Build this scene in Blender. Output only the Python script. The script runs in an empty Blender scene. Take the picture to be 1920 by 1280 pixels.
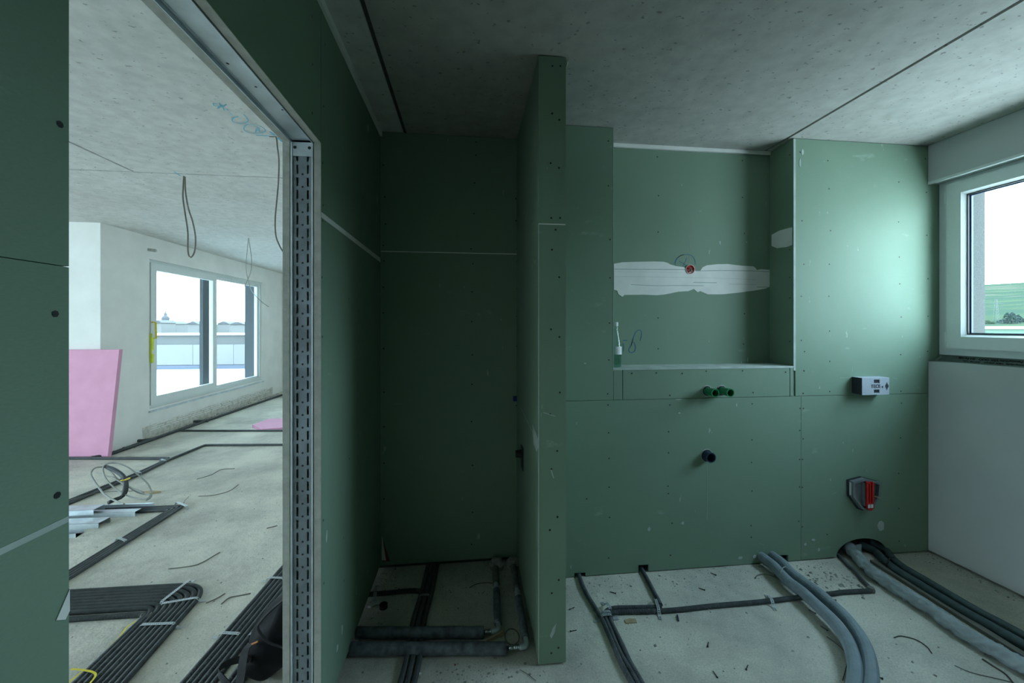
import bpy, bmesh, math, random
from mathutils import Vector, Matrix, noise
random.seed(7)
S = bpy.context.scene
COL = S.collection
# ---------------------------------------------------------------- camera
F_PX, TH, HY, CZ, CEIL = 735.0, math.atan(.1119), 611.0, 1.54, 2.77
cam = bpy.data.objects.new('camera', bpy.data.cameras.new('camera'))
cam.data.sensor_width = 36; cam.data.lens = F_PX / 1920 * 36
cam.data.shift_y = -(640 - HY) / 1920
cam.data.clip_start = .02; cam.data.clip_end = 9000
cam.location = (0, 0, CZ); cam.rotation_euler = (math.pi / 2, 0, -TH)
COL.objects.link(cam); S.camera = cam
# ---------------------------------------------------------------- sky, exposure
W = bpy.data.worlds.new('overcast_sky'); S.world = W; W.use_nodes = True
nt = W.node_tree; nt.nodes.clear()
wo = nt.nodes.new('ShaderNodeOutputWorld'); bg = nt.nodes.new('ShaderNodeBackground')
tc = nt.nodes.new('ShaderNodeTexCoord'); sx = nt.nodes.new('ShaderNodeSeparateXYZ'); rp = nt.nodes.new('ShaderNodeValToRGB')
nt.links.new(tc.outputs['Generated'], sx.inputs[0]); nt.links.new(sx.outputs['Z'], rp.inputs[0])
rp.color_ramp.elements[0].position = 0; rp.color_ramp.elements[0].color = (.68, .89, 1, 1)
rp.color_ramp.elements[1].position = .6; rp.color_ramp.elements[1].color = (.56, .82, 1, 1)
nt.links.new(rp.outputs[0], bg.inputs[0]); bg.inputs[1].default_value = 15.5
nt.links.new(bg.outputs[0], wo.inputs[0])
vs = S.view_settings
vs.view_transform = 'Standard'; vs.look = 'None'; vs.gamma = 1; vs.use_curve_mapping = False
vs.exposure = 0.0
S.display_settings.display_device = 'sRGB'
S.cycles.max_bounces = 14; S.cycles.diffuse_bounces = 9; S.cycles.transparent_max_bounces = 16
S.cycles.use_denoising = True
def portal(name, loc, rot, sx_, sy_):
    l = bpy.data.lights.new(name, 'AREA'); l.shape = 'RECTANGLE'; l.size = sx_; l.size_y = sy_; l.cycles.is_portal = True
    o = bpy.data.objects.new(name, l); o.location = loc; o.rotation_euler = rot; COL.objects.link(o)
portal('window_portal', (3.46, 1.50, 1.92), (0, math.pi / 2, 0), 1.16, 1.65)
portal('window_portal', (-4.6, 7.38, 1.43), (0, -math.pi / 2, 0), 2.2, 3.1)
portal('window_portal', (-7.62, .65, 1.40), (0, -math.pi / 2, 0), 2.5, 3.1)

# ---------------------------------------------------------------- projection helpers (photo pixel -> point on a real surface)
ct, st = math.cos(TH), math.sin(TH)
def dr(px):
    u = (px - 960) / F_PX
    return st + u * ct, ct - u * st
def G(px, py, z=0.):
    t = F_PX * (CZ - z) / (py - HY); d = dr(px); return Vector((d[0] * t, d[1] * t, z))
def PY(px, py, Y):
    d = dr(px); t = Y / d[1]; return Vector((d[0] * t, Y, CZ - (py - HY) * t / F_PX))
def PX(px, py, X):
    d = dr(px); t = X / d[0]; return Vector((X, d[1] * t, CZ - (py - HY) * t / F_PX))
def zoomf(ox, oy, s): return lambda a: (ox + a[0] / s, oy + a[1] / s)

# ---------------------------------------------------------------- materials
def newmat(name):
    m = bpy.data.materials.new(name); m.use_nodes = True
    return m, m.node_tree, m.node_tree.nodes['Principled BSDF']
def N(nt, t, **k):
    n = nt.nodes.new(t)
    for a, b in k.items(): setattr(n, a, b)
    return n
def pos(nt, scale=(1, 1, 1)):
    g = N(nt, 'ShaderNodeNewGeometry'); mp = N(nt, 'ShaderNodeMapping'); mp.inputs['Scale'].default_value = scale
    nt.links.new(g.outputs['Position'], mp.inputs[0]); return mp.outputs[0]
def nz(nt, vec, scale, detail=4, rough=.55):
    n = N(nt, 'ShaderNodeTexNoise'); n.inputs['Scale'].default_value = scale; n.inputs['Detail'].default_value = detail
    n.inputs['Roughness'].default_value = rough; nt.links.new(vec, n.inputs['Vector']); return n.outputs['Fac']
def ramp(nt, fac, stops):
    r = N(nt, 'ShaderNodeValToRGB'); e = r.color_ramp.elements
    e[0].position, e[0].color = stops[0][0], (*stops[0][1], 1)
    e[1].position, e[1].color = stops[-1][0], (*stops[-1][1], 1)
    for p, c in stops[1:-1]:
        x = e.new(p); x.color = (*c, 1)
    nt.links.new(fac, r.inputs[0]); return r.outputs[0]
def mixc(nt, fac, a, b, mode='MIX'):
    m = N(nt, 'ShaderNodeMix', data_type='RGBA', blend_type=mode)
    for s, v in ((0, fac), (6, a), (7, b)):
        if hasattr(v, 'is_linked'): nt.links.new(v, m.inputs[s])
        else: m.inputs[s].default_value = v if s == 0 else (*v, 1)
    return m.outputs[2]
def bump(nt, p, h, strength=.3, dist=.01):
    b = N(nt, 'ShaderNodeBump'); b.inputs['Strength'].default_value = strength; b.inputs['Distance'].default_value = dist
    nt.links.new(h, b.inputs['Height']); nt.links.new(b.outputs[0], p.inputs['Normal'])
def plain(name, c, rough=.6, metal=0, var=.12, sc=30, bmp=0, bs=60, spec=.5):
    m, nt, p = newmat(name); v = pos(nt)
    f = nz(nt, v, sc)
    col = ramp(nt, f, [(.3, tuple(x * (1 - var) for x in c)), (.7, tuple(min(1, x * (1 + var)) for x in c))])
    nt.links.new(col, p.inputs['Base Color']); p.inputs['Roughness'].default_value = rough; p.inputs['Metallic'].default_value = metal
    p.inputs['Specular IOR Level'].default_value = spec
    if bmp: bump(nt, p, nz(nt, v, bs), bmp, .004)
    return m
def board_mat():
    m, nt, p = newmat('green_gypsum_board'); v = pos(nt)
    base = ramp(nt, nz(nt, v, 2.2, 3), [(.3, (.198, .290, .212)), (.7, (.216, .312, .230))])
    fib = ramp(nt, nz(nt, pos(nt, (40, 40, 220)), 3, 2), [(.3, (.95, .95, .95)), (.7, (1.04, 1.04, 1.04))])
    c = mixc(nt, 1.0, base, fib, 'MULTIPLY')
    sm = ramp(nt, nz(nt, pos(nt, (1, 1, 2.3)), 4.5, 7, .62), [(.66, (0, 0, 0)), (.74, (.30, .30, .30))])
    c = mixc(nt, sm, c, (.50, .58, .52))
    sc = ramp(nt, nz(nt, pos(nt, (1, 1, .25)), 34, 3, .5), [(.735, (0, 0, 0)), (.76, (.5, .5, .5))])
    c = mixc(nt, sc, c, (.55, .62, .57))
    nt.links.new(c, p.inputs['Base Color']); p.inputs['Roughness'].default_value = .62
    p.inputs['Specular IOR Level'].default_value = .35
    bump(nt, p, nz(nt, v, 900, 2), .05, .001)
    return m
def concrete_mat(name, lo, hi, pit=True, dusty=0, bs=1.0):
    m, nt, p = newmat(name); v = pos(nt)
    c = ramp(nt, nz(nt, v, 1.1, 8, .62), [(.3, lo), (.7, hi)])
    c = mixc(nt, 1.0, c, ramp(nt, nz(nt, v, 14, 5), [(.3, (.88, .88, .88)), (.7, (1.08, 1.08, 1.08))]), 'MULTIPLY')
    h = nz(nt, v, 22, 8, .6)
    if pit:
        sp = ramp(nt, nz(nt, pos(nt, (1, 1.5, 1)), 34, 3, .5), [(.655, (0, 0, 0)), (.70, (.75, .75, .75))])
        c = mixc(nt, sp, c, tuple(x * .45 for x in lo))
        st_ = ramp(nt, nz(nt, pos(nt, (1, .25, 1)), 2.0, 4), [(.6, (0, 0, 0)), (.75, (.35, .35, .35))])
        c = mixc(nt, st_, c, (lo[0] * .8, lo[1] * .74, lo[2] * .66))
    if dusty:
        d = ramp(nt, nz(nt, v, 1.7, 6, .6), [(.40, (0, 0, 0)), (.62, (1, 1, 1))])
        c = mixc(nt, d, c, (hi[0] * 1.16, hi[1] * 1.15, hi[2] * 1.12))
        gr = ramp(nt, nz(nt, v, 120, 4, .6), [(.35, (.84, .83, .80)), (.6, (1.03, 1.03, 1.03))])
        c = mixc(nt, 1.0, c, gr, 'MULTIPLY')
        sp = ramp(nt, nz(nt, pos(nt, (1, 1, 1)), 48, 3, .5), [(.70, (0, 0, 0)), (.76, (.6, .6, .6))])
        c = mixc(nt, sp, c, (lo[0] * .55, lo[1] * .52, lo[2] * .46))
    nt.links.new(c, p.inputs['Base Color']); p.inputs['Roughness'].default_value = .9; p.inputs['Specular IOR Level'].default_value = .25
    bump(nt, p, h, .35 * bs, .02)
    return m
M = {}
M['board'] = board_mat()
M['core'] = plain('gypsum_core', (.46, .46, .42), .9, bmp=.4, bs=80)
M['stud'] = plain('dark_wall_cavity', (.05, .05, .045), .9)
M['floor'] = concrete_mat('dusty_concrete_floor', (.42, .405, .36), (.60, .58, .52), pit=False, dusty=1, bs=1.3)
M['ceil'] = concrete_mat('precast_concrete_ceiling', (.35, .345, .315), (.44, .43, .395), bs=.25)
M['ceil_lit'] = concrete_mat('brightened_precast_concrete', (.58, .575, .545), (.68, .67, .64), bs=.25)  # same concrete, with the living room's stronger light put into its colour
M['joint'] = plain('dark_ceiling_joint', (.07, .075, .07), .9)
M['plaster'] = plain('white_plaster', (.84, .83, .80), .9, var=.05, sc=3, bmp=.15, bs=40)
M['plaster_rough'] = plain('rough_scratched_plaster', (.60, .57, .51), .95, var=.25, sc=18, bmp=.6, bs=60)
M['whiteboard'] = plain('white_wall_lining', (.48, .50, .49), .8, var=.05, sc=3)
M['putty'] = plain('white_joint_filler', (.84, .83, .80), .85, var=.06, sc=8, bmp=.2, bs=30)
M['putty_dk'] = plain('grey_filler_streak', (.42, .46, .45), .85)
M['putty_thin'] = plain('thin_filler_smear', (.46, .52, .49), .85, var=.15, sc=12)
M['screw'] = plain('black_screw_head', (.012, .012, .012), .5)
M['galv'] = plain('galvanised_steel', (.62, .68, .72), .45, .6, var=.18, sc=9)
M['galv_dk'] = plain('dull_galvanised_steel', (.25, .29, .33), .5, .6, var=.25, sc=12)
M['pvc'] = plain('white_pvc_frame', (.66, .70, .69), .35, var=.02)
M['pvc2'] = plain('white_pvc_sash', (.72, .75, .74), .3, var=.02)
M['seal'] = plain('black_glazing_seal', (.02, .025, .03), .5)
M['film'] = plain('grey_green_sealing_film', (.13, .17, .15), .6, var=.2, sc=14, bmp=.5, bs=25)
M['ink'] = plain('black_print', (.012, .014, .014), .7)
M['blue'] = plain('blue_marker_line', (.02, .15, .28), .7)
M['cyan'] = plain('light_blue_marker_line', (.10, .42, .58), .7)
M['conduit'] = plain('black_corrugated_plastic', (.048, .058, .062), .55, var=.3, sc=25)
M['conduit_dusty'] = plain('dusty_dark_grey_plastic', (.066, .076, .082), .7, var=.35, sc=30)
M['greyhose'] = plain('blue_grey_corrugated_hose', (.20, .25, .28), .6, var=.12, sc=20)
M['foam'] = plain('dark_grey_pipe_foam', (.13, .15, .175), .85, var=.5, sc=26, bmp=.3, bs=150)
M['foam_dusty'] = plain('dusty_pipe_foam', (.16, .17, .15), .9, var=.3, sc=20)
M['tealpipe'] = plain('dark_teal_pipe_sleeve', (.055, .085, .09), .6, var=.2)
M['wrap'] = plain('grey_fabric_wrap', (.29, .34, .35), .85, var=.15, sc=14, bmp=.4, bs=40)
M['steel'] = plain('bright_pressed_steel', (.62, .66, .68), .22, .95, var=.1)
M['strap'] = plain('pale_punched_strap', (.46, .50, .52), .5, .3, var=.15)
M['red'] = plain('red_plastic', (.55, .012, .010), .4, var=.1)
M['green'] = plain('green_plastic_pipe', (.01, .23, .10), .4, var=.06)
M['navy'] = plain('dark_blue_plastic', (.018, .035, .075), .35)
M['tape'] = plain('blue_tape', (.012, .02, .16), .5)
M['eps'] = plain('grey_foam_block', (.42, .45, .50), .85, var=.12, sc=120, bmp=.3, bs=300)
M['eps_dk'] = plain('dark_recess_and_shade', (.03, .035, .045), .9)
M['greybox'] = plain('grey_plastic_shell', (.17, .19, .20), .5, var=.08)
M['label'] = plain('white_paper_label', (.72, .74, .74), .7, var=.03)
M['pink'] = plain('pink_insulation_foam', (.74, .36, .52), .8, var=.05, sc=6)
M['yellow'] = plain('yellow_tape', (.72, .58, .02), .5)
M['orangey'] = plain('orange_tag', (.5, .17, .03), .5)
M['level'] = plain('yellow_green_level', (.62, .72, .03), .4)
M['cable'] = plain('grey_cable', (.33, .34, .31), .55)
M['cable_dk'] = plain('dull_brown_grey_cable', (.17, .165, .14), .6)
M['bag'] = plain('black_bag_fabric', (.004, .0045, .0055), .6, var=.3, sc=8, bmp=.15, bs=12, spec=.12)
M['bagstrap'] = plain('black_webbing', (.008, .009, .011), .7)
M['wood'] = plain('raw_wood_chip', (.42, .33, .20), .8)
M['debris'] = plain('grey_mortar_crumbs', (.30, .29, .26), .95, var=.5, sc=40)
M['rust'] = plain('red_brown_flake', (.28, .05, .03), .8)
M['twig'] = plain('dark_wire_scrap', (.06, .055, .045), .8)
M['facade'] = plain('grey_render_facade', (.055, .055, .052), .95, var=.35, sc=160, bmp=.5, bs=260)
M['pillar'] = plain('dark_blue_grey_cladding', (.030, .043, .052), .6)
M['parapet'] = plain('pale_concrete_parapet', (.060, .058, .055), .9, var=.08, sc=1)
M['block'] = plain('white_terrace_block', (.115, .11, .115), .85, var=.04, sc=2)
M['block_shade'] = plain('blue_shaded_strip', (.055, .062, .085), .8, var=.08, sc=2)  # blue tint painted as the shading at the parapet base
M['terrace'] = plain('white_terrace_membrane', (.5, .52, .54), .9, var=.04, sc=1)
M['roofwhite'] = plain('white_roof_edge', (.6, .6, .6), .6, var=.02)
M['roofgreen'] = plain('pale_green_wall_panel', (.055, .105, .070), .6, var=.03)
M['leaf'] = plain('dark_conifer_leaves', (.020, .038, .034), .9, var=.3, sc=.4)
M['leaf2'] = plain('bright_hedge_leaves', (.024, .044, .018), .9, var=.3, sc=.5)
M['bark'] = plain('brown_bark', (.07, .05, .035), .9)
M['pylon'] = plain('pale_lattice_steel', (.07, .075, .07), .5)
M['town'] = plain('pale_town_wall', (.11, .105, .10), .9)
M['townroof'] = plain('grey_town_roof', (.05, .05, .055), .9)
def glassmat(name, tint, amt):
    m = bpy.data.materials.new(name); m.use_nodes = True; nt = m.node_tree; nt.nodes.clear()
    o = N(nt, 'ShaderNodeOutputMaterial'); tr = N(nt, 'ShaderNodeBsdfTransparent'); gl = N(nt, 'ShaderNodeBsdfGlossy'); mx = N(nt, 'ShaderNodeMixShader')
    fr = N(nt, 'ShaderNodeLayerWeight'); fr.inputs[0].default_value = .5; pw_ = N(nt, 'ShaderNodeMath', operation='POWER'); pw_.inputs[1].default_value = 5; ml = N(nt, 'ShaderNodeMath', operation='MULTIPLY_ADD'); ml.inputs[1].default_value = .7; ml.inputs[2].default_value = amt
    nt.links.new(fr.outputs['Facing'], pw_.inputs[0]); nt.links.new(pw_.outputs[0], ml.inputs[0])
    tr.inputs[0].default_value = (*tint, 1); gl.inputs['Roughness'].default_value = .02
    nt.links.new(ml.outputs[0], mx.inputs[0]); nt.links.new(tr.outputs[0], mx.inputs[1]); nt.links.new(gl.outputs[0], mx.inputs[2]); nt.links.new(mx.outputs[0], o.inputs[0])
    return m
M['glass'] = glassmat('window_glass', (.95, .98, .98), .03)
M['bottle'] = glassmat('clear_bottle_glass', (.86, .95, .93), .06)
M['water'] = glassmat('greenish_bottle_water', (.62, .80, .72), .02)
def hill_mat():
    m, nt, p = newmat('vineyard_hills'); g = N(nt, 'ShaderNodeNewGeometry')
    vo = N(nt, 'ShaderNodeTexVoronoi'); vo.inputs['Scale'].default_value = 1
    mp = N(nt, 'ShaderNodeMapping'); mp.inputs['Scale'].default_value = (.022, .010, .03); mp.inputs['Rotation'].default_value = (0, 0, .6)
    nt.links.new(g.outputs['Position'], mp.inputs[0]); nt.links.new(mp.outputs[0], vo.inputs['Vector'])
    sp = N(nt, 'ShaderNodeSeparateColor'); nt.links.new(vo.outputs['Color'], sp.inputs[0])
    c = ramp(nt, sp.outputs[0], [(0, (.034, .046, .030)), (.35, (.046, .060, .036)), (.6, (.038, .054, .034)), (.8, (.052, .062, .042)), (.93, (.075, .066, .052)), (1, (.075, .068, .054))])
    mp2 = N(nt, 'ShaderNodeMapping'); mp2.inputs['Scale'].default_value = (.008, .035, .05); mp2.inputs['Rotation'].default_value = (0, 0, .9)
    nt.links.new(g.outputs['Position'], mp2.inputs[0])
    w = ramp(nt, nz(nt, mp2.outputs[0], 1, 5), [(.46, (0, 0, 0)), (.54, (.9, .9, .9))])
    c = mixc(nt, w, c, (.031, .046, .034))
    nt.links.new(c, p.inputs['Base Color']); p.inputs['Roughness'].default_value = 1; p.inputs['Specular IOR Level'].default_value = 0
    return m
M['hills'] = hill_mat()

# ---------------------------------------------------------------- object helpers
def mk(name, V, Fc, mat, parent=None, smooth=False, label=None, cat=None, group=None, kind=None, origin=None):
    """links ONE mesh object from world coordinates, its origin put at the base of its bounds"""
    V = [Vector(v) for v in V]
    if origin is None:
        xs = [v.x for v in V]; ys = [v.y for v in V]; zs = [v.z for v in V]
        origin = Vector(((min(xs) + max(xs)) / 2, (min(ys) + max(ys)) / 2, min(zs)))
    me = bpy.data.meshes.new(name); me.from_pydata([v - origin for v in V], [], Fc)
    bm = bmesh.new(); bm.from_mesh(me); bmesh.ops.recalc_face_normals(bm, faces=bm.faces)
    bm.to_mesh(me); bm.free()
    me.materials.append(M[mat])
    if smooth:
        for p in me.polygons: p.use_smooth = True
    o = bpy.data.objects.new(name, me); COL.objects.link(o)
    if parent is not None:
        o.parent = parent; o.location = origin - world_of(parent)
    else: o.location = origin
    tag(o, label, cat, group, kind)
    return o
def world_of(o):
    l = Vector(o.location)
    while o.parent: o = o.parent; l += Vector(o.location)
    return l
def tag(o, label=None, cat=None, group=None, kind=None):
    if label: o['label'] = label
    if cat: o['category'] = cat
    if group: o['group'] = group
    if kind: o['kind'] = kind
def thing(name, loc, label, cat, group=None):
    o = bpy.data.objects.new(name, None); o.empty_display_size = .1; COL.objects.link(o); o.location = loc
    tag(o, label, cat, group); return o
class MB:
    def __init__(s): s.V = []; s.F = []
    def add(s, V, Fc):
        n = len(s.V); s.V += [Vector(v) for v in V]; s.F += [tuple(i + n for i in f) for f in Fc]
    def box(s, a, b):
        x0, x1 = sorted((a[0], b[0])); y0, y1 = sorted((a[1], b[1])); z0, z1 = sorted((a[2], b[2]))
        s.add([(x0, y0, z0), (x1, y0, z0), (x1, y1, z0), (x0, y1, z0), (x0, y0, z1), (x1, y0, z1), (x1, y1, z1), (x0, y1, z1)],
              [(0, 3, 2, 1), (4, 5, 6, 7), (0, 1, 5, 4), (1, 2, 6, 5), (2, 3, 7, 6), (3, 0, 4, 7)])
    def quadprism(s, pts, d):
        n = len(pts); d = Vector(d); P = [Vector(p) for p in pts]
        s.add(P + [p + d for p in P], [tuple(range(n)), tuple(range(2 * n - 1, n - 1, -1))] + [(i, i + n, (i + 1) % n + n, (i + 1) % n) for i in range(n)])
    def tube(s, pts, r, sides=8, caps=True, closed=False):
        P = [Vector(p) for p in pts]; n = len(P); V = []; Fc = []
        up = Vector((0, 0, 1)); prev = None
        for i, p in enumerate(P):
            a = P[(i - 1) % n] if (closed or i > 0) else P[i]; b = P[(i + 1) % n] if (closed or i < n - 1) else P[i]
            t = (b - a)
            if t.length < 1e-9: t = Vector((1, 0, 0))
            t.normalize()
            if prev is None:
                ref = up if abs(t.z) < .9 else Vector((1, 0, 0)); nrm = ref.cross(t).normalized()
            else:
                nrm = prev - t * prev.dot(t)
                nrm = nrm.normalized() if nrm.length > 1e-6 else up.cross(t).normalized()
            prev = nrm; bi = t.cross(nrm)
            rr = r(i) if callable(r) else r
            for k in range(sides):
                an = 2 * math.pi * k / sides; V.append(p + nrm * (rr * math.cos(an)) + bi * (rr * math.sin(an)))
        m = n if closed else n - 1
        for i in range(m):
            j = (i + 1) % n
            for k in range(sides):
                k2 = (k + 1) % sides; Fc.append((i * sides + k, i * sides + k2, j * sides + k2, j * sides + k))
        if caps and not closed:
            Fc.append(tuple(range(sides - 1, -1, -1))); Fc.append(tuple((n - 1) * sides + k for k in range(sides)))
        s.add(V, Fc)
    def lathe(s, prof, c, sides=24, axis='Z'):
        V = []; Fc = []
        for r, h in prof:
            for k in range(sides):
                a = 2 * math.pi * k / sides; x, y = r * math.cos(a), r * math.sin(a)
                p = (x, y, h) if axis == 'Z' else ((x, h, y) if axis == 'Y' else (h, x, y))
                V.append(Vector(c) + Vector(p))
        for i in range(len(prof) - 1):
            for k in range(sides):
                k2 = (k + 1) % sides; Fc.append((i * sides + k, i * sides + k2, (i + 1) * sides + k2, (i + 1) * sides + k))
        s.add(V, Fc)
    def go(s, name, mat, parent=None, **k): return mk(name, s.V, s.F, mat, parent, **k)
def box(name, a, b, mat, parent=None, **k):
    m = MB(); m.box(a, b); return m.go(name, mat, parent, **k)
def prism(name, pts, d, mat, parent=None, **k):
    m = MB(); m.quadprism(pts, d); return m.go(name, mat, parent, **k)
def smooth_path(pts, step=.02):
    P = [Vector(p) for p in pts]
    if len(P) < 3: return resample(P, step)
    Q = [P[0] * 2 - P[1]] + P + [P[-1] * 2 - P[-2]]; out = []
    for i in range(1, len(Q) - 2):
        for k in range(10):
            t = k / 10
            out.append(.5 * ((2 * Q[i]) + (Q[i + 1] - Q[i - 1]) * t + (2 * Q[i - 1] - 5 * Q[i] + 4 * Q[i + 1] - Q[i + 2]) * t * t + (3 * Q[i] - Q[i - 1] - 3 * Q[i + 1] + Q[i + 2]) * t ** 3))
    out.append(P[-1]); return resample(out, step)
def resample(P, step):
    L = [0]
    for a, b in zip(P, P[1:]): L.append(L[-1] + (b - a).length)
    n = max(2, int(L[-1] / step) + 1); out = []; j = 0
    for i in range(n):
        d = L[-1] * i / (n - 1)
        while j < len(P) - 2 and L[j + 1] < d: j += 1
        s = L[j + 1] - L[j]; t = (d - L[j]) / s if s > 0 else 0
        out.append(P[j].lerp(P[j + 1], min(1, max(0, t))))
    return out
def offset_poly(P, d):
    P = [Vector((p.x, p.y, p.z)) for p in P]; out = []
    for i, p in enumerate(P):
        ns = []
        for a, b in ((i - 1, i), (i, i + 1)):
            if a >= 0 and b < len(P):
                t = (P[b] - P[a]); t.z = 0; t.normalize(); ns.append(Vector((-t.y, t.x, 0)))
        if len(ns) == 2:
            m = (ns[0] + ns[1]).normalized(); q = p + m * (d / max(.3, m.dot(ns[0])))
        else: q = p + ns[0] * d
        out.append(q)
    return out
def rounded(P, T, step=.02):
    out = [P[0]]
    for i in range(1, len(P) - 1):
        a, b, c = P[i - 1], P[i], P[i + 1]; t = min(T, (b - a).length * .48, (c - b).length * .48)
        p0 = b + (a - b).normalized() * t; p1 = b + (c - b).normalized() * t
        for k in range(13):
            s = k / 12; out.append(p0 * (1 - s) ** 2 + b * (2 * s * (1 - s)) + p1 * s * s)
    out.append(P[-1]); return resample(out, step)
def corrugated(path, r, pitch=.0062, sides=9, depth=.86, mb=None):
    sides = max(sides, 13); depth -= .05 if depth < .9 else 0; pitch = max(pitch, .0072)
    P = resample([Vector(p) for p in path], pitch / 2); m = mb or MB()
    m.tube(P, lambda i: r if i % 2 else r * depth, sides); return m
def ribbon(pts, w, th, side=None, holes=0, normal=None):
    """flat band along pts; side = width direction or None (horizontal across); holes = pitch of square punched holes"""
    P = [Vector(p) for p in pts]
    if holes: P = resample(P, holes / 2)
    m = MB(); rows = []
    for i, p in enumerate(P):
        t = (P[min(i + 1, len(P) - 1)] - P[max(i - 1, 0)]).normalized()
        if side is not None: s_ = Vector(side); s_ = (s_ - t * s_.dot(t)).normalized()
        else: s_ = t.cross(Vector((0, 0, 1))); s_ = s_.normalized() if s_.length > 1e-4 else Vector((1, 0, 0))
        n = s_.cross(t).normalized()
        cols = [-.5, .5] if not holes else [-.5, -.2, .2, .5]
        rows.append(([p + s_ * (w * c) for c in cols], n))
    nc = len(rows[0][0]); V = []; Fc = []
    for r, n in rows: V += r + [q - n * th for q in r]
    for i in range(len(rows) - 1):
        a, b = i * 2 * nc, (i + 1) * 2 * nc
        for c in range(nc - 1):
            if holes and c == 1 and i % 2: continue
            Fc.append((a + c, a + c + 1, b + c + 1, b + c)); Fc.append((a + nc + c, b + nc + c, b + nc + c + 1, a + nc + c + 1))
        Fc.append((a, b, b + nc, a + nc)); Fc.append((a + nc - 1, a + 2 * nc - 1, b + 2 * nc - 1, b + nc - 1))
    m.add(V, Fc); return m
def dots(pts, nrm, r=.0048, sides=7, d=.0006):
    m = MB(); n = Vector(nrm); a = n.orthogonal().normalized(); b = n.cross(a)
    for p in pts:
        p = Vector(p) + n * d
        m.add([p + a * (r * math.cos(2 * math.pi * k / sides)) + b * (r * math.sin(2 * math.pi * k / sides)) for k in range(sides)] + [p - n * .002], [tuple(range(sides))] )
    return m
def stroke(pts, w, nrm, off=.0008):
    """flat drawn line lying on a surface of normal nrm"""
    n = Vector(nrm); P = smooth_path([Vector(p) + n * off for p in pts], .012) if len(pts) > 2 else [Vector(p) + n * off for p in pts]
    V = []; Fc = []
    for i, p in enumerate(P):
        t = (P[min(i + 1, len(P) - 1)] - P[max(i - 1, 0)]).normalized(); s_ = t.cross(n).normalized() * (w / 2)
        V += [p - s_, p + s_]
    for i in range(len(P) - 1): Fc.append((2 * i, 2 * i + 1, 2 * i + 3, 2 * i + 2))
    m = MB(); m.add(V, Fc); return m
def join(*ms):
    m = MB()
    for x in ms: m.add(x.V, x.F)
    return m

# ================================================================ SETTING
YF, YB, XL, XR, XW = 2.343, 2.55, -.551, 3.119, 3.24
PXL, PXR, PYF = .317, .443, 1.75       # shower partition
LX = -.688                               # living-room face of the door wall
# ---- floor slab
FX0, FX1, FY0, FY1 = -7.7, 3.30, -1.75, 9.9
box('floor', (FX0, FY0, -.2), (FX1, FY1, 0), 'floor', kind='structure', label='dusty raw concrete floor slab scattered with crumbs')
# ---- ceiling, made of precast slabs with open joints
ce = box('ceiling', (FX0, FY0, CEIL + .012), (FX1, FY1, CEIL + .25), 'joint', kind='structure', label='raw precast concrete ceiling with dark joints')
xs = [FX0, -2.65, -.40, 2.08, FX1]
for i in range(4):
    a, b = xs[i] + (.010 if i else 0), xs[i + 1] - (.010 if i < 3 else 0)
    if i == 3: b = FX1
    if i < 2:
        box('ceiling_slab', (a, FY0, CEIL), (b, 3.440, CEIL + .011), 'ceil_lit', ce)
        if i == 0: box('ceiling_slab', (a, 3.460, CEIL), (-.410, FY1, CEIL + .011), 'ceil_lit', ce)
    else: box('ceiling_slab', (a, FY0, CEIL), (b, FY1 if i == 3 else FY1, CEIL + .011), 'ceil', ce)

# ---- door wall (left of the bathroom), with its opening y .61-1.549, z 0-2.23
DY0, DY1, DZ = .610, 1.549, 2.23
wl = box('wall_left', (LX + .0265, DY1 + .045, .02), (XL - .0265, 2.60, CEIL), 'galv_dk', kind='structure', label='green drywall wall with an open doorway')
def gb(parent, a, b, name='gypsum_board', mat='board', **k): return box(name, a, b, mat, parent, **k)
box('stud', (LX + .0265, -1.6, .0), (XL - .0265, DY0 - .004, CEIL), 'galv_dk', wl)
box('stud', (LX + .0265, DY0, DZ + .03), (XL - .0265, DY1, CEIL), 'galv_dk', wl)
g = .0014
# bathroom side: back layer then face layer
for (y0, y1) in ((-1.6, DY0), (DY1, 2.60)): box('backing_board', (XL - .025, y0 + .001, .03), (XL - .0126, y1 - .001, CEIL - .03), 'core', wl)
box('backing_board', (XL - .025, DY0, DZ + .001), (XL - .0126, DY1, CEIL - .03), 'core', wl)
top = CEIL - .035
zl = CZ + .285 * 1.0
z_j = 1.96
# right of the door
gb(wl, (XL - .0125, DY1 + .0005, .035), (XL, 2.548, z_j - g))
gb(wl, (XL - .0125, DY1 - .0, z_j + g), (XL, 2.11, top))
gb(wl, (XL - .0125, 2.113, z_j + g), (XL, 2.548, top))
gb(wl, (XL - .0125, DY0, DZ), (XL, DY1 - .003, top))
gb(wl, (XL - .0125, -1.6, 1.622 + .0006), (XL, DY0 - .0005, top))
gb(wl, (XL - .0125, -1.6, 1.273 + g), (XL, DY0 - .0005, 1.622 - .0006))
gb(wl, (XL - .0125, -1.6, .03), (XL, DY0 - .0005, 1.273 - g))
# living-room side
for (y0, y1, z0) in ((-1.6, DY0, .02), (DY1, 2.6, .02), (DY0, DY1, DZ)):
    gb(wl, (LX, y0 + .0005, z0), (LX + .025, y1 - .0005, CEIL - .02), 'facing_board', 'core')
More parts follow.
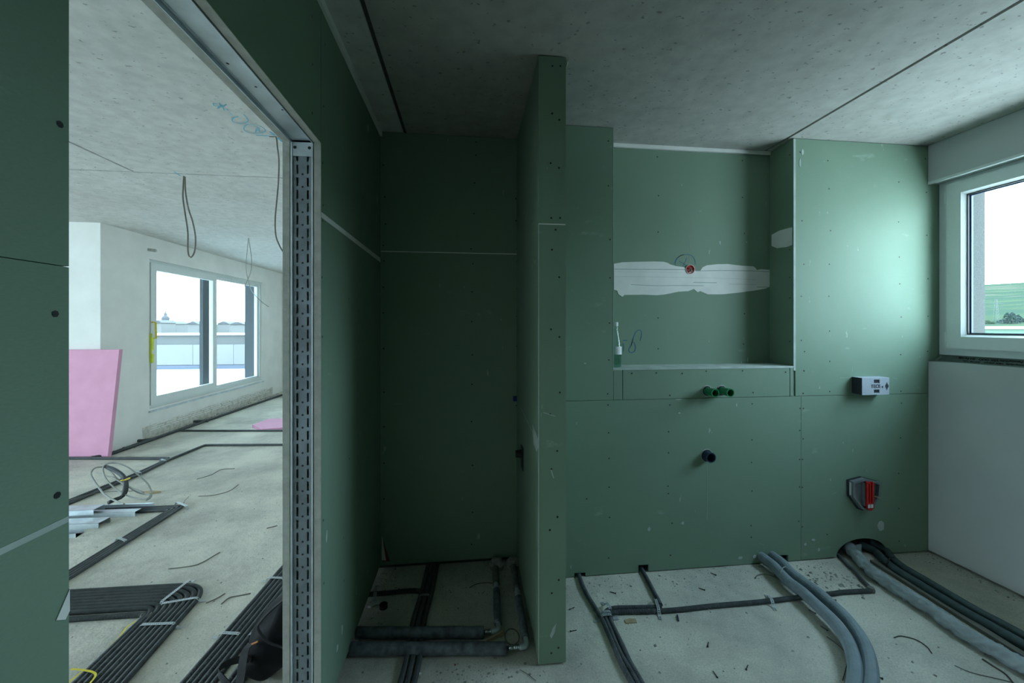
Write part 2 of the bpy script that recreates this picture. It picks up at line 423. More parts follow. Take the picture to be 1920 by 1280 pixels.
# joint filler along the wall top, filler band on the joint
prism('joint_filler', [(XL + .0002, DY1 + .002, z_j - .010), (XL + .0002, 2.545, z_j - .018), (XL + .0002, 2.545, z_j + .008), (XL + .0002, DY1 + .002, z_j + .010)], (.0012, 0, 0), 'putty', wl)
prism('joint_filler', [(XL + .0002, -.8, 1.268), (XL + .0002, DY0 - .002, 1.269), (XL + .0002, DY0 - .002, 1.277), (XL + .0002, -.8, 1.277)], (.001, 0, 0), 'putty_thin', wl)
prism('filler_smear', [(XL + .0002, .591, 1.145), (XL + .0002, .609, 1.175), (XL + .0002, .609, 1.145), (XL + .0002, .603, 1.137)], (.0015, 0, 0), 'putty', wl)
box('trim_1', (XL - .020, -1.6, CEIL - .034), (XL + .012, 2.549, CEIL - .001), 'putty', kind='structure', label='pale sealing strip between green left wall and ceiling')
zz = zoomf(500, 200, 2.56)
P = [PX(*zz(a), XL) for a in [(218, 30), (268, 270), (270, 473), (268, 547), (265, 820), (267, 1104), (462, 435), (458, 1058)]]
zz = zoomf(0, 0, 2.909)
P += [PX(*zz(a), XL) for a in [(1702, 90), (1772, 243), (1704, 350), (1765, 580), (1702, 617)]]
P += [PX(px, py, XL) for px, py in [(606, 975), (607, 1093), (644, 1008), (645, 1088), (654, 560), (655, 860), (112, 233), (103, 588), (107, 928)]]
dots(P, (1, 0, 0)).go('screw', 'screw', wl, kind='stuff')
# stains of filler at the lower left wall
for (px, py, h, w) in [(641, 1180, .05, .012), (668, 1105, .06, .006), (690, 1065, .05, .005), (632, 1215, .03, .012), (612, 1005, .05, .01), (690, 240, .04, .02), (707, 375, .06, .012), (706, 410, .05, .008)]:
    c = PX(px, py, XL)
    if c.y > 2.53: c.y = 2.52
    pts = [c + Vector((.0002, w * math.cos(a) * random.uniform(.6, 1.2), h * math.sin(a) * random.uniform(.7, 1.1) * .5)) for a in [k * math.pi / 4 for k in range(8)]]
    prism('filler_smear', pts, (.001, 0, 0), 'putty_thin', wl)

# ---- shower back wall
ws = box('wall_back', (XL - .05, YB + .026, 0), (PXR + .45, YB + .10, CEIL), 'stud', kind='structure', label='dark green drywall back wall of the shower recess')
jz = PY(845, 473.5, YB).z
box('backing_board', (XL, YB + .0126, .03), (PXR, YB + .025, CEIL), 'putty', ws)
gb(ws, (XL, YB, .03), (PXL + .03, YB + .0125, jz - .0035)); gb(ws, (XL, YB, jz + .0035), (PXL + .03, YB + .0125, CEIL - .004))
box('joint_filler', (XL + .002, YB + .001, jz - .0028), (PXL + .02, YB + .012, jz + .0028), 'putty', ws)
zz = zoomf(500, 200, 2.56)
P = [PY(*zz(a), YB) for a in [(1005, 170), (1005, 232), (998, 366), (995, 513), (981, 682), (990, 754), (986, 888), (985, 1031), (987, 1190), (560, 280), (567, 433), (570, 563), (560, 665), (563, 740), (560, 866), (560, 989), (562, 1160), (1196, 440), (1197, 547), (1201, 682), (1202, 743), (1202, 873), (1201, 1007), (1201, 1149)]]
P += [PY(px, py, YB) for px, py in [(885, 720), (884, 790), (886, 872), (886, 960), (884, 1020), (720, 735), (720, 800), (720, 868), (720, 935), (968, 760), (970, 822), (970, 870), (970, 925), (970, 975)]]
dots(P, (0, -1, 0)).go('screw', 'screw', ws, kind='stuff')
prism('filler_smear', [PY(718, 1012, YB - .0003), PY(724, 1030, YB - .0003), PY(731, 1052, YB - .0003), PY(717, 1052, YB - .0003)], (0, -.001, 0), 'rust', ws)
prism('filler_smear', [PY(716, 1003, YB - .0006), PY(721, 1032, YB - .0006), PY(724, 1050, YB - .0006), PY(716, 1050, YB - .0006)], (0, -.0016, 0), 'putty', ws)

# ---- shower partition
wp = box('wall_partition', (PXL + .026, PYF + .026, .0), (PXR - .026, YB, CEIL - .012), 'galv_dk', kind='structure', label='narrow free-standing green drywall partition beside the shower recess')
jp = PY(1036, 420, PYF).z
pb = .008
gb(wp, (PXL, PYF, pb), (PXR, PYF + .0125, jp - .003)); gb(wp, (PXL, PYF, jp + .003), (PXR, PYF + .0125, CEIL - .006))
box('backing_board', (PXL + .0126, PYF + .0126, .02), (PXR - .0126, PYF + .025, CEIL - .015), 'putty', wp)
gb(wp, (PXL, PYF + .0127, .012), (PXL + .0125, YB - .001, CEIL - .01))
gb(wp, (PXR - .0125, PYF + .0127, .012), (PXR, YF - .001, CEIL - .006))
box('backing_board', (PXR - .0253, PYF + .026, .012), (PXR - .0128, YF, CEIL - .01), 'core', wp)
box('backing_board', (PXL + .0127, PYF + .026, .012), (PXL + .0252, YB - .001, CEIL - .01), 'core', wp)
box('corner_bead', (PXL - .0012, PYF - .0012, .012), (PXL + .0018, PYF + .0015, jp - .004), 'putty_thin', wp)
box('joint_filler', (PXL + .001, PYF + .001, jp - .0025), (PXR - .001, PYF + .012, jp + .0025), 'putty', wp)
zz = zoomf(900, 640, 2.785); P = [PY(*zz(a), PYF) for a in [(417, 266), (366, 379), (403, 571), (373, 666), (404, 915), (365, 983), (411, 1244)]]
zz = zoomf(500, 200, 2.56); P += [PY(*zz(a), PYF) for a in [(1371, 33), (1405, 63), (1363, 271), (1403, 294), (1366, 534), (1408, 534), (1387, 590), (1369, 686), (1404, 818), (1365, 1068), (1405, 1105)]]
zz = zoomf(580, 960, 3.692); P += [PY(*zz(a), PYF) for a in [(1718, 33), (1665, 124), (1726, 468), (1678, 559), (1724, 937), (1675, 974)]]
zz = zoomf(580, 0, 3.692); P += [PY(*zz(a), PYF) for a in [(1683, 457), (1738, 457), (1680, 787), (1730, 829)]]
dots(P, (0, -1, 0)).go('screw', 'screw', wp, kind='stuff')
prism('filler_smear', [PY(1031, 1192, PYF - .0004), PY(1036, 1178, PYF - .0004), PY(1043, 1168, PYF - .0004), PY(1040, 1185, PYF - .0004), PY(1034, 1196, PYF - .0004)], (0, -.001, 0), 'putty_thin', wp)
for a, b in [((1019, 773), (1041, 780)), ((1033, 880), (1038, 896))]:
    stroke([PY(*a, PYF), PY(*b, PYF)], .004, (0, -1, 0)).go('filler_smear', 'putty_thin', wp)
prism('filler_smear', [PX(px, py, PXL - .0004) for px, py in [(999, 796), (1004, 808), (1009, 822), (1010, 838), (1006, 846), (1001, 832), (999, 812)]], (-.0012, 0, 0), 'putty_thin', wp)
stroke([PX(977, 765, PXL), PX(1000, 812, PXL)], .006, (-1, 0, 0)).go('filler_smear', 'putty_thin', wp)
prism('filler_offcut', [PY(1061, 104, PYF + .02) + Vector((.001, 0, 0)), PY(1070, 107, PYF + .02), PY(1063, 122, PYF + .02) + Vector((.001, 0, 0))], (0, .03, 0), 'putty', wp)

# ---- front layer of the wash-basin wall
wn = box('wall_niche', (PXR + .0, YB + .0265, 0), (XW, YB + .10, CEIL), 'stud', kind='structure', label='green drywall basin wall with a tall recess and service pipes')
NX0, NX1, NZ = .894, 2.116, 1.279
lj = PY(1300, 746.5, YF).z
T = .0125
def poly_board(pts, name='gypsum_board', mat='board', y=YF, t=T):
    return prism(name, [(x, y, z) for x, z in pts], (0, t, 0), mat, wn)
# left strip
gb(wn, (PXR + .001, YF, lj + g), (NX0, YF + T, CEIL - .004))
gb(wn, (PXR + .001, YB - .19, lj), (NX0 - .0125, YB, CEIL), 'stud', 'galv_dk')
gb(wn, (NX0 - .0122, YF + T, NZ), (NX0, YB, CEIL - .001))
# niche back, two boards with the joint under the filler
nj = PY(1300, 508, YB).z
gb(wn, (NX0 - .02, YB, NZ - .02), (NX1 + .02, YB + .0125, nj - g)); gb(wn, (NX0 - .02, YB, nj + g), (NX1 + .02, YB + .0125, CEIL - .03))
box('backing_board', (NX0 - .02, YB + .0128, NZ - .02), (NX1 + .02, YB + .026, CEIL), 'core', wn)
box('trim_2', (NX0 + .001, YB - .012, CEIL - .024), (NX1 - .001, YB + .012, CEIL - .001), 'putty', kind='structure', label='pale sealing strip along the ceiling over the wall recess')
# niche right return
rz = PX(1466, 446, NX1).z
gb(wn, (NX1, YF + .0016, NZ), (NX1 + .0125, YB, rz - g)); gb(wn, (NX1, YF + .0016, rz + g), (NX1 + .0125, YB, CEIL - .003))
box('corner_bead', (NX1 - .0022, YF - .0022, NZ - .03), (NX1 + .012, YF + .0015, CEIL - .006), 'putty_thin', wn)
box('corner_bead', (NX0 - .002, YF - .001, NZ - .02), (NX0 + .001, YF + .006, CEIL - .01), 'putty_thin', wn)
# niche shelf
gb(wn, (NX0 + .0005, YF - .001, NZ - .0125), (NX1 - .0005, YB - .001, NZ), 'niche_shelf', 'putty_thin')
# boards below the niche
xa, xb = PY(1168, 700, YF).x, PY(1481, 700, YF).x
gb(wn, (NX0 + .0022, YF, lj + g), (xa - .003, YF + T, NZ - .013))
gb(wn, (xa + .0012, YF + .001, lj + g), (xb - .0012, YF + T, NZ - .013))
gb(wn, (xb + .003, YF, lj + g), (NX1 - .0, YF + T, NZ - .013))
xc = PY(1502, 900, YF).x
# right part above the joint
gb(wn, (NX1 + .013, YF, lj + g), (XW, YF + T, CEIL - .004))
# lower boards with cut-outs at the floor
def X(px): return PY(px, 1040, YF).x
def Zp(px, py): return max(0, PY(px, py, YF).z)
poly_board([(PXR + .001, .006), (X(1077), .006), (X(1077), Zp(1077, 1074)), (X(1098), Zp(1098, 1073)), (X(1098), .006), (X(1197), .006), (X(1197), Zp(1197, 1059)), (X(1216), Zp(1216, 1058)), (X(1216), .006),
            (X(1442), .006), (X(1442), Zp(1442, 1041)), (X(1478), Zp(1478, 1040)), (X(1478), .006), (xc - g, .006), (xc - g, lj - g), (PXR + .001, lj - g)])
ax0, ax1 = X(1568), X(1665); ac, ar = (ax0 + ax1) / 2, (ax1 - ax0) / 2
arch = [(ac - ar * math.cos(math.pi * k / 14), .01 + .112 * math.sin(math.pi * k / 14)) for k in range(15)]
poly_board([(xc + g, .006)] + arch + [(XW, .006), (XW, lj - g), (xc + g, lj - g)])
box('backing_board', (PXR + .002, YF + .0127, lj - .03), (XW, YF + .0155, lj + .03), 'core', wn); box('backing_board', (xc - .03, YF + .0127, .16), (xc + .03, YF + .0155, lj - .031), 'core', wn)
# studs behind the front layer, dark cavity
box('stud', (NX0, YF + .016, lj - .02), (NX1, YF + .03, NZ - .02), 'galv_dk', wn)
box('stud', (NX1 + .02, YF + .016, .2), (XW, YF + .03, CEIL - .02), 'galv_dk', wn)
box('stud', (PXR + .002, YF + .016, .16), (XW, YF + .03, lj + .01), 'galv_dk', wn)
zz = zoomf(1040, 200, 2.286)
P = [PY(*zz(a), YB) for a in [(440, 215), (445, 381), (443, 537), (443, 905), (443, 1037), (804, 231), (805, 389), (813, 543), (813, 887), (809, 1017)]]
D1 = [PY(*zz(a), YF) for a in [(230, 147), (230, 339), (237, 569), (237, 733), (235, 927), (232, 1085), (227, 1230)]]
zz = zoomf(1480, 200, 2.286)
D1 += [PY(*zz(a), YF) for a in [(46, 195), (165, 231), (170, 352), (176, 531), (171, 675), (169, 812), (172, 961), (173, 1091), (173, 1220), (54, 489), (62, 675), (51, 812), (51, 1001), (65, 1049), (62, 1131), (59, 1228), (469, 323), (468, 494), (471, 644), (473, 759), (479, 901), (477, 1062), (478, 1219), (583, 223), (587, 367), (589, 551), (594, 737), (594, 898), (593, 1048)]]
zz = zoomf(1100, 680, 4.364)
D1 += [PY(*zz(a), YF) for a in [(369, 87), (570, 83), (781, 87), (978, 68), (1274, 65), (1628, 75), (680, 266), (1361, 243), (1778, 67), (1770, 250), (174, 345), (179, 572), (183, 782), (184, 1017), (680, 345), (669, 563), (669, 736), (665, 1008), (1354, 335), (1352, 630), (1349, 815), (1745, 373), (1773, 373), (1743, 553), (1771, 622), (1742, 790), (1766, 790), (1742, 1015), (1764, 1018)]]
zz = zoomf(1060, 960, 3.84); D1 += [PY(*zz(a), YF) for a in [(318, 37), (311, 329), (768, 79), (757, 309), (1338, 180), (1680, 65), (1706, 104), (1885, 160)]]
zz = zoomf(1560, 680, 4.266); D1 += [PY(*zz(a), YF) for a in [(555, 323), (548, 601), (533, 884), (535, 1165)]]
D1 += [PY(1686, 1014, YF), PY(1100, 935, YF), PY(1253, 925, YF), PY(1408, 985, YF), PY(1410, 920, YF)]
D2 = [PX(1481, py, NX1) for py in (290, 468, 520, 558, 640)]
D2 = [p for p in D2 if YF + .02 < p.y < YB - .01]
join(dots(P, (0, -1, 0)), dots(D1, (0, -1, 0)), dots(D2, (-1, 0, 0))).go('screw', 'screw', wn, kind='stuff')
# joint filler patches (real, thin layers of filler)
zz = zoomf(1130, 440, 4.924)
def onB(L, off=.0004): return [PY(*zz(a), YB - off) for a in L]
put = [(104, 268), (180, 254), (300, 250), (480, 247), (560, 249), (600, 260), (625, 275), (680, 290), (750, 298), (775, 325), (850, 332), (900, 332), (920, 300), (960, 282), (1050, 272), (1150, 270), (1280, 285), (1390, 292), (1412, 310), (1420, 325), (1460, 318), (1563, 325), (1565, 440), (1550, 475), (1500, 497), (1400, 515), (1250, 535), (1100, 550), (970, 550), (900, 520), (875, 532), (842, 500), (790, 520), (700, 525), (630, 540), (560, 553), (500, 558), (380, 553), (200, 555), (182, 572), (145, 550), (133, 515), (104, 508)]
prism('joint_filler', [(p.x, p.y, p.z) for p in onB(put)], (0, -.0022, 0), 'putty', wn)
st_ = [stroke([p - Vector((0, .0022, 0)) for p in onB(L)], w, (0, -1, 0)) for L, w in [
    ([(106, 318), (400, 320), (760, 322)], .0045), ([(855, 335), (1100, 330), (1410, 335), (1563, 343)], .0045), ([(106, 385), (600, 392), (1100, 402), (1420, 415)], .0012),
    ([(260, 460), (500, 470), (700, 468), (930, 470)], .0035), ([(835, 440), (1050, 443)], .004), ([(1420, 482), (1520, 484)], .004), ([(1160, 455), (1420, 460)], .0018), ([(106, 340), (500, 345), (740, 350)], .0010)]]
join(*st_).go('filler_streak', 'putty_dk', wn)
for (px, py, w, h) in [(1350, 455, .006, .014), (1400, 454, .004, .004), (1402, 675, .004, .02), (1390, 682, .003, .02)]:
    pts = [PY(px, py, YB - .0003) + Vector((w * math.cos(a), 0, h * math.sin(a))) for a in [k * math.pi / 4 for k in range(8)]]
    prism('filler_smear', pts, (0, -.001, 0), 'putty_thin', wn)
prism('filler_smear', [PX(px, py, NX1 - .0004) for px, py in [(1447, 440), (1462, 432), (1480, 427), (1485.5, 426), (1485.5, 459), (1475, 463), (1457, 465), (1447, 461)]], (-.0015, 0, 0), 'putty', wn)
for (px, py, w, h) in [(1505, 285, .010, .02), (1500, 305, .006, .03), (1651, 986, .028, .034), (1525, 1012, .014, .01), (1510, 1020, .01, .01), (1535, 1030, .01, .012), (1388, 1045, .018, .010), (1415, 1043, .014, .012), (1272, 748.5, .024, .004), (1381, 759, .004, .012), (1274, 774, .008, .005), (1217, 992, .012, .014), (1280, 980, .01, .012), (1097, 681, .01, .003)]:
    c = PY(px, py, YF - .0003)
    pts = [c + Vector((w * math.cos(a) * random.uniform(.75, 1.1), 0, h * math.sin(a) * random.uniform(.75, 1.1))) for a in [k * math.pi / 5 for k in range(10)]]
    prism('filler_smear', pts, (0, -.001, 0), 'putty_thin', wn)
# drawings in blue marker on the recess wall
def zB(L): return onB(L, 0)
mk_ = [stroke(zB(L), .0035, (0, -1, 0)) for L in [
    [(672, 285), (672, 250), (700, 205), (740, 186), (790, 183), (830, 200), (850, 230), (855, 275)], [(662, 265), (680, 225), (715, 195), (750, 184)], [(705, 245), (740, 262), (770, 285)], [(777, 215), (755, 262), (735, 298)]]]
mk2 = [stroke(zB(L), .0045, (0, -1, 0)) for L in [
    [(186, 974), (226, 974)], [(188, 1000), (194, 1040), (190, 1076)], [(345, 978), (358, 930), (356, 890), (338, 878), (315, 890), (290, 930), (262, 1022)],
    [(282, 960), (262, 1022), (244, 1050), (242, 1075), (262, 1088), (290, 1078), (303, 1050), (298, 1010), (285, 990)]]]
join(*mk_).go('drawn_circle_and_cross', 'blue', wn); join(*mk2).go('drawn_number', 'blue', wn)
# pencil lines
join(stroke([PY(1293, 440, YB), PY(1293, 495, YB)], .0015, (0, -1, 0)), stroke([PY(1326, 870, YF), PY(1326, 975, YF)], .0015, (0, -1, 0)), stroke([PY(1575, 708, YF), PY(1597, 708, YF)], .0015, (0, -1, 0)),
     stroke([PY(1598, 690, YF), PY(1598, 697, YF)], .0015, (0, -1, 0))).go('pencil_line', 'putty_dk', wn)

# ---- right wall (window wall) of the bathroom
WY0, WY1, WZ0, WZ1 = .70, YF, 1.303, 2.508
wr = box('wall_right', (XW + .03, YF - .10, -.0), (3.42, YB + .1, CEIL), 'facade', kind='structure', label='grey rendered outer wall with the bathroom window')
box('facade', (XW + .03, -1.6, 0), (3.42, YF - .10, WZ0 + .02), 'facade', wr)
box('facade', (XW + .03, -1.6, WZ1 + .02), (3.42, YF - .10, CEIL), 'facade', wr)
box('facade', (XW + .03, -1.6, WZ0 + .02), (3.42, WY0, WZ1 + .02), 'facade', wr)
low = MB(); n = 60                                         # lower white lining panel, ragged foot
ys = [-1.6 + (YF - .002 + 1.6) * i / n for i in range(n + 1)]
zb = [.012 + .02 * abs(noise.noise(Vector((y * 6, 3, 0)))) + .012 * abs(noise.noise(Vector((y * 25, 1, 0)))) for y in ys]
zt = [1.303 + .006 * noise.noise(Vector((y * 4, 9, 0))) for y in ys]
V = []; Fc = []
for y, a, b in zip(ys, zb, zt): V += [(XR, y, a), (XR + .03, y, a), (XR + .03, y, b), (XR, y, b)]
for i in range(n):
    for k in range(4): Fc.append((4 * i + k, 4 * i + (k + 1) % 4, 4 * i + 4 + (k + 1) % 4, 4 * i + 4 + k))
Fc += [(3, 2, 1, 0), (4 * n, 4 * n + 1, 4 * n + 2, 4 * n + 3)]
mk('lining_panel', V, Fc, 'whiteboard', wr)
box('lining_core', (XR + .03, -1.6, 0), (XW, YF - .004, 1.296), 'core', wr)
box('lintel_box', (XR, -1.6, WZ1), (XW + .03, YF - .001, CEIL - .002), 'whiteboard', wr)
box('lintel_lip', (XR - .004, -1.6, WZ1 - .004), (XR + .02, YF - .002, WZ1 + .012), 'pvc', wr)
box('lining_panel', (XR, -1.6, 1.303), (XW + .03, WY0, WZ1), 'whiteboard', wr)
# printed sealing film below the frame, draped over the sill
fl = MB(); V = []; Fc = []; n = 40
for i in range(n + 1):
    y = WY0 + (YF - .004 - WY0) * i / n; w = noise.noise(Vector((y * 9, 0, 5))) * .004
    V += [(3.228 + w, y, 1.352), (3.215 + w * 1.5, y, 1.325), (3.18 + w, y, 1.3045 + abs(w)), (3.125, y, 1.3045)]
for i in range(n):
    for k in range(3): Fc.append((4 * i + k, 4 * i + k + 1, 4 * i + 5 + k, 4 * i + 4 + k))
sf = mk('sealing_film', V, Fc, 'film', wr)
# ---- window_1
def frame(name, x0, x1, y0, y1, z0, z1, w, mat, parent, wy=None):
    wy = wy or w; m = MB()
    m.box((x0, y0, z0), (x1, y1, z0 + w)); m.box((x0, y0, z1 - w), (x1, y1, z1)); m.box((x0, y0, z0 + w), (x1, y0 + wy, z1 - w)); m.box((x0, y1 - wy, z0 + w), (x1, y1, z1 - w))
    return m.go(name, mat, parent)
FZ0, FZ1 = 1.346, 2.525
wi = thing('window_1', (3.24, 1.66, 1.3), None, None); wi['kind'] = 'structure'; wi['label'] = 'white plastic window over the white lower wall'
frame('window_frame', 3.205, 3.285, WY0, YF - .002, FZ0, FZ1, .06, 'pvc', wi)
sy0, sy1, sz0, sz1 = WY0 + .055, 2.284, 1.392, 2.485
frame('sash', 3.180, 3.25, sy0, sy1, sz0, sz1, .078, 'pvc2', wi)
m = MB()    # glazing bead (sloping)
a0, a1, b0, b1 = sy0 + .078, sy1 - .078, sz0 + .078, sz1 - .078; d = .014
A = [(3.182, a0, b0), (3.182, a1, b0), (3.182, a1, b1), (3.182, a0, b1)]; B = [(3.205, a0 + d, b0 + d), (3.205, a1 - d, b0 + d), (3.205, a1 - d, b1 - d), (3.205, a0 + d, b1 - d)]
m.add(A + B, [(i, (i + 1) % 4, (i + 1) % 4 + 4, i + 4) for i in range(4)]); m.go('glazing_bead', 'pvc2', wi)
frame('glazing_seal', 3.205, 3.216, a0 + d - .004, a1 - d + .004, b0 + d - .004, b1 - d + .004, .010, 'seal', wi)
frame('spacer_bar', 3.222, 3.236, a0 + d, a1 - d, b0 + d, b1 - d, .012, 'navy', wi)
pn = MB(); pn.box((3.217, a0 + d, b0 + d), (3.2185, a1 - d, b1 - d)); pn.go('glass_pane', 'glass', wi)
for z in (2.40, 1.455):
    h = MB(); h.tube([(3.188, 2.292, z - .036), (3.188, 2.292, z + .036)], .0085, 10); h.tube([(3.188, 2.292, z - .045), (3.188, 2.292, z + .045)], .005, 8); h.go('hinge', 'pvc2', wi)
def text(name, s, size, mat, parent, origin, xdir, ydir, depth=.0006, font_scale=1):
    cu = bpy.data.curves.new(name, 'FONT'); cu.body = s; cu.size = size; cu.extrude = depth; cu.offset = size * .02
    o = bpy.data.objects.new(name, cu); COL.objects.link(o); bpy.context.view_layer.update()
    me = bpy.data.meshes.new_from_object(o.evaluated_get(bpy.context.evaluated_depsgraph_get())); me.name = name
    COL.objects.unlink(o); bpy.data.objects.remove(o)
    xd = Vector(xdir).normalized(); yd = Vector(ydir).normalized(); zd = xd.cross(yd)
    R = Matrix((xd, yd, zd)).transposed().to_4x4(); me.transform(R); me.materials.append(M[mat])
    ob = bpy.data.objects.new(name, me); COL.objects.link(ob)
    ob.parent = parent; ob.location = Vector(origin) - (world_of(parent) if parent else Vector((0, 0, 0))); return ob
# film print, upside down, slanted on the film
fd = Vector((-.013 - .0, 0, -.027)).normalized()
text('printed_text', 'Fensterfolie VBK DUO   2H Fe win', .021, 'ink', sf, (3.2125, 1.937, 1.3360), (0, 1, 0), (-.42, 0, -.88))
text('printed_text', 'Fensterfolie VBK DUO   2H Fe win', .021, 'ink', sf, (3.196, 1.90, 1.3165), (0, 1, 0), (-.86, 0, -.45))

# ---- rear walls behind the camera (close the room)
wf = box('wall_front', (XL - .14, -1.72, 0), (3.42, -1.6, CEIL), 'board', kind='structure', label='green drywall wall behind the viewer')

# ---- living-room walls
LXW, LY1, LYF = -4.345, 5.176, 9.72
wc = box('wall_living_corner', (-7.7, LY1, 0), (LXW - .002, LY1 + .02, CEIL - .001), 'plaster', kind='structure', label='white plastered wall stub left of the terrace door')
WA, WB, WC, WD = 5.86, 8.91, .363, 2.50
ww = box('wall_living_window', (LXW - .36, LY1 + .001, 0), (LXW, WA, CEIL - .001), 'plaster', kind='structure', label='white plastered wall around the sliding terrace door')
box('wall_panel', (LXW - .36, WB, 0), (LXW, LYF, CEIL - .001), 'plaster', ww)
box('wall_panel', (LXW - .36, WA, WD), (LXW, WB, CEIL - .001), 'plaster', ww)
box('wall_panel', (LXW - .36, WA, 0), (LXW - .0, WB, WC), 'plaster', ww)
# scratched strip and drain grid below the door
m = MB(); V = []; Fc = []; n = 50
for i in range(n + 1):
    y = 5.78 + (9.3 - 5.78) * i / n; V += [(LXW + .004, y, .01), (LXW + .004, y, .17 + .03 * noise.noise(Vector((y * 3, 0, 0)))), (LXW - .01, y, .2), (LXW - .01, y, .0)]
for i in range(n): Fc += [(4 * i, 4 * i + 4, 4 * i + 5, 4 * i + 1), (4 * i + 1, 4 * i + 5, 4 * i + 6, 4 * i + 2)]
mk('scratched_strip', V, Fc, 'plaster_rough', ww)
m = MB()
for z in (.10, .13, .16, .19):
    y = 5.9
    while y < 9.0:
        L = random.uniform(.12, .3); m.box((LXW + .004, y, z), (LXW + .009, y + L, z + .012)); y += L + random.uniform(.01, .05)
m.go('mortar_key', 'plaster', ww, kind='stuff')
box('wall_living_far', (LXW - .36, LYF, 0), (LX + .5, LYF + .1, CEIL - .001), 'plaster', kind='structure', label='white plastered end wall of the living room')
wll = box('wall_living_left', (-7.72, -1.75, 0), (-7.6, -.9, CEIL - .001), 'plaster', kind='structure', label='white outer wall of the living room with a wide opening')
box('wall_panel', (-7.72, 2.2, 0), (-7.6, LY1 + .02, CEIL - .001), 'plaster', wll); box('wall_panel', (-7.72, -.9, 2.65), (-7.6, 2.2, CEIL - .001), 'plaster', wll); box('wall_panel', (-7.72, -.9, 0), (-7.6, 2.2, .13), 'plaster', wll)
box('wall_living_front', (-7.7, -1.75, 0), (XL - .14, -1.65, CEIL - .001), 'plaster', kind='structure', label='white wall of the living room behind the viewer')
box('wall_living_right', (LX, 2.602, 0), (LX + .05, LYF, CEIL - .001), 'plaster', kind='structure', label='white living room side of the door wall')
# ---- window_2: sliding terrace door
w2 = thing('window_2', (LXW - .06, 7.38, WC), None, None); w2['kind'] = 'structure'; w2['label'] = 'white sliding terrace door with two panes'
x0 = LXW - .10
def fr2(name, xa, xb, y0, y1, z0, z1, w, mat, wb=None):
    wb = wb or w; m = MB(); m.box((xa, y0, z0), (xb, y1, z0 + wb)); m.box((xa, y0, z1 - w), (xb, y1, z1)); m.box((xa, y0, z0 + wb), (xb, y0 + w, z1 - w)); m.box((xa, y1 - w, z0 + wb), (xb, y1, z1 - w)); return m.go(name, mat, w2)
fr2('window_frame', LXW - .14, LXW - .03, WA + .03, WB - .03, WC + .03, WD - .04, .06, 'pvc', .07)
fr2('window_surround', LXW - .05, LXW - .0005, WA - .001, WB + .001, WC - .001, WD + .001, .04, 'plaster', .04)
ms = 7.24
fr2('sliding_sash', LXW - .055, LXW + .004, WA + .06, ms + .10, WC + .085, WD - .085, .10, 'pvc2', .115)
fr2('fixed_sash', LXW - .12, LXW - .065, ms + .10, WB - .07, WC + .07, WD - .09, .05, 'pvc2', .06)
box('glass_pane', (LXW - .03, WA + .15, WC + .19), (LXW - .028, ms + .01, WD - .18), 'glass', w2)
box('glass_pane', (LXW - .095, ms + .06, WC + .12), (LXW - .093, WB - .13, WD - .15), 'glass', w2)
box('reveal_cladding', (LXW - .365, WB - .014, WC), (LXW - .145, WB - .001, WD), 'pillar', w2)
box('window_sill', (LXW - .03, WA + .02, WC - .01), (LXW + .03, WB - .02, WC + .012), 'galv', w2)
h = MB(); p = [PX(px, py, LXW + .055) for px, py in [(292, 604), (293, 634)]]
h.tube([p[0] + Vector((-.05, 0, 0)), p[0], p[1], p[1] + Vector((-.05, 0, 0))], .011, 8); h.go('door_handle', 'yellow', w2)

# ================================================================ DOORWAY PROFILES
jl = thing('metal_stud', (-.62, DY1, 0), 'galvanised steel stud with two rows of slots lining the doorway jamb', 'metal profile')
JX0, JX1, JZ0, JZ1 = LX + .0285, XL - .0285, .0, DZ
web = MB(); yw = DY1 + .006
wdt = JX1 - JX0; cols = [0, .22, .31, .69, .78, 1]; pitch = .0477; z = 0; sl = .034
def wq(xa, xb, za, zb): web.box((JX0 + wdt * xa, yw, za), (JX0 + wdt * xb, yw + .002, zb))
wq(0, .22, 0, JZ1); wq(.31, .69, 0, JZ1); wq(.78, 1, 0, JZ1)
while z < JZ1:
    z1 = min(JZ1, z + pitch - sl)
    wq(.22, .31, z, z1); wq(.69, .78, z, z1); z += pitch
web.go('slotted_web', 'galv_dk', jl)
fm = MB()
for xx in (JX0, JX1 - .006): fm.box((xx, yw - .008, 0), (xx + .006, yw + .0, JZ1))
fm.go('flange', 'galv', jl)
hp = []; z = -sl / 2 + pitch
while z < JZ1 - .08: hp.append((JX0 + wdt * .5, yw, z - pitch * .38)); z += pitch
hp = [p for p in hp if p[2] > 0]
dots(hp, (0, -1, 0), .004, 8).go('punched_hole', 'screw', jl, kind='stuff')
tb = box('end_tab', (JX0 + .002, yw - .004, DZ - .052), (JX1 - .002, yw - .001, DZ + .0), 'galv', jl)
for x_ in (JX0 + .014, JX1 - .014): dots([(x_, yw - .004, DZ - .02)], (0, -1, 0), .006, 10).go('rivet_hole', 'screw', tb)
# gypsum dust / filler blobs seen through the slots
m = MB()
for k in range(46):
    c = Vector((JX0 + wdt * random.choice((.265, .735)), yw + .014, random.uniform(.1, 2.1))); r = random.uniform(.006, .014)
    m.box(c - Vector((.008, .001, r * 2)), c + Vector((.008, .003, r * 2)))
m.go('plaster_crumbs', 'core', jl, kind='stuff')
# exposed gypsum edges of the jamb boards
for xx0, xx1 in ((LX, LX + .0255), (XL - .0252, XL)):
    box('board_edge', (xx0 + .0002, DY1 - .0012, .03), (xx1 - .0004, DY1 + .0006, DZ), 'core', wl)
    box('board_edge', (xx0 + .0002, DY0 + .0006, DZ - .0012), (xx1 - .0004, DY1 - .001, DZ + .0004), 'core', wl)
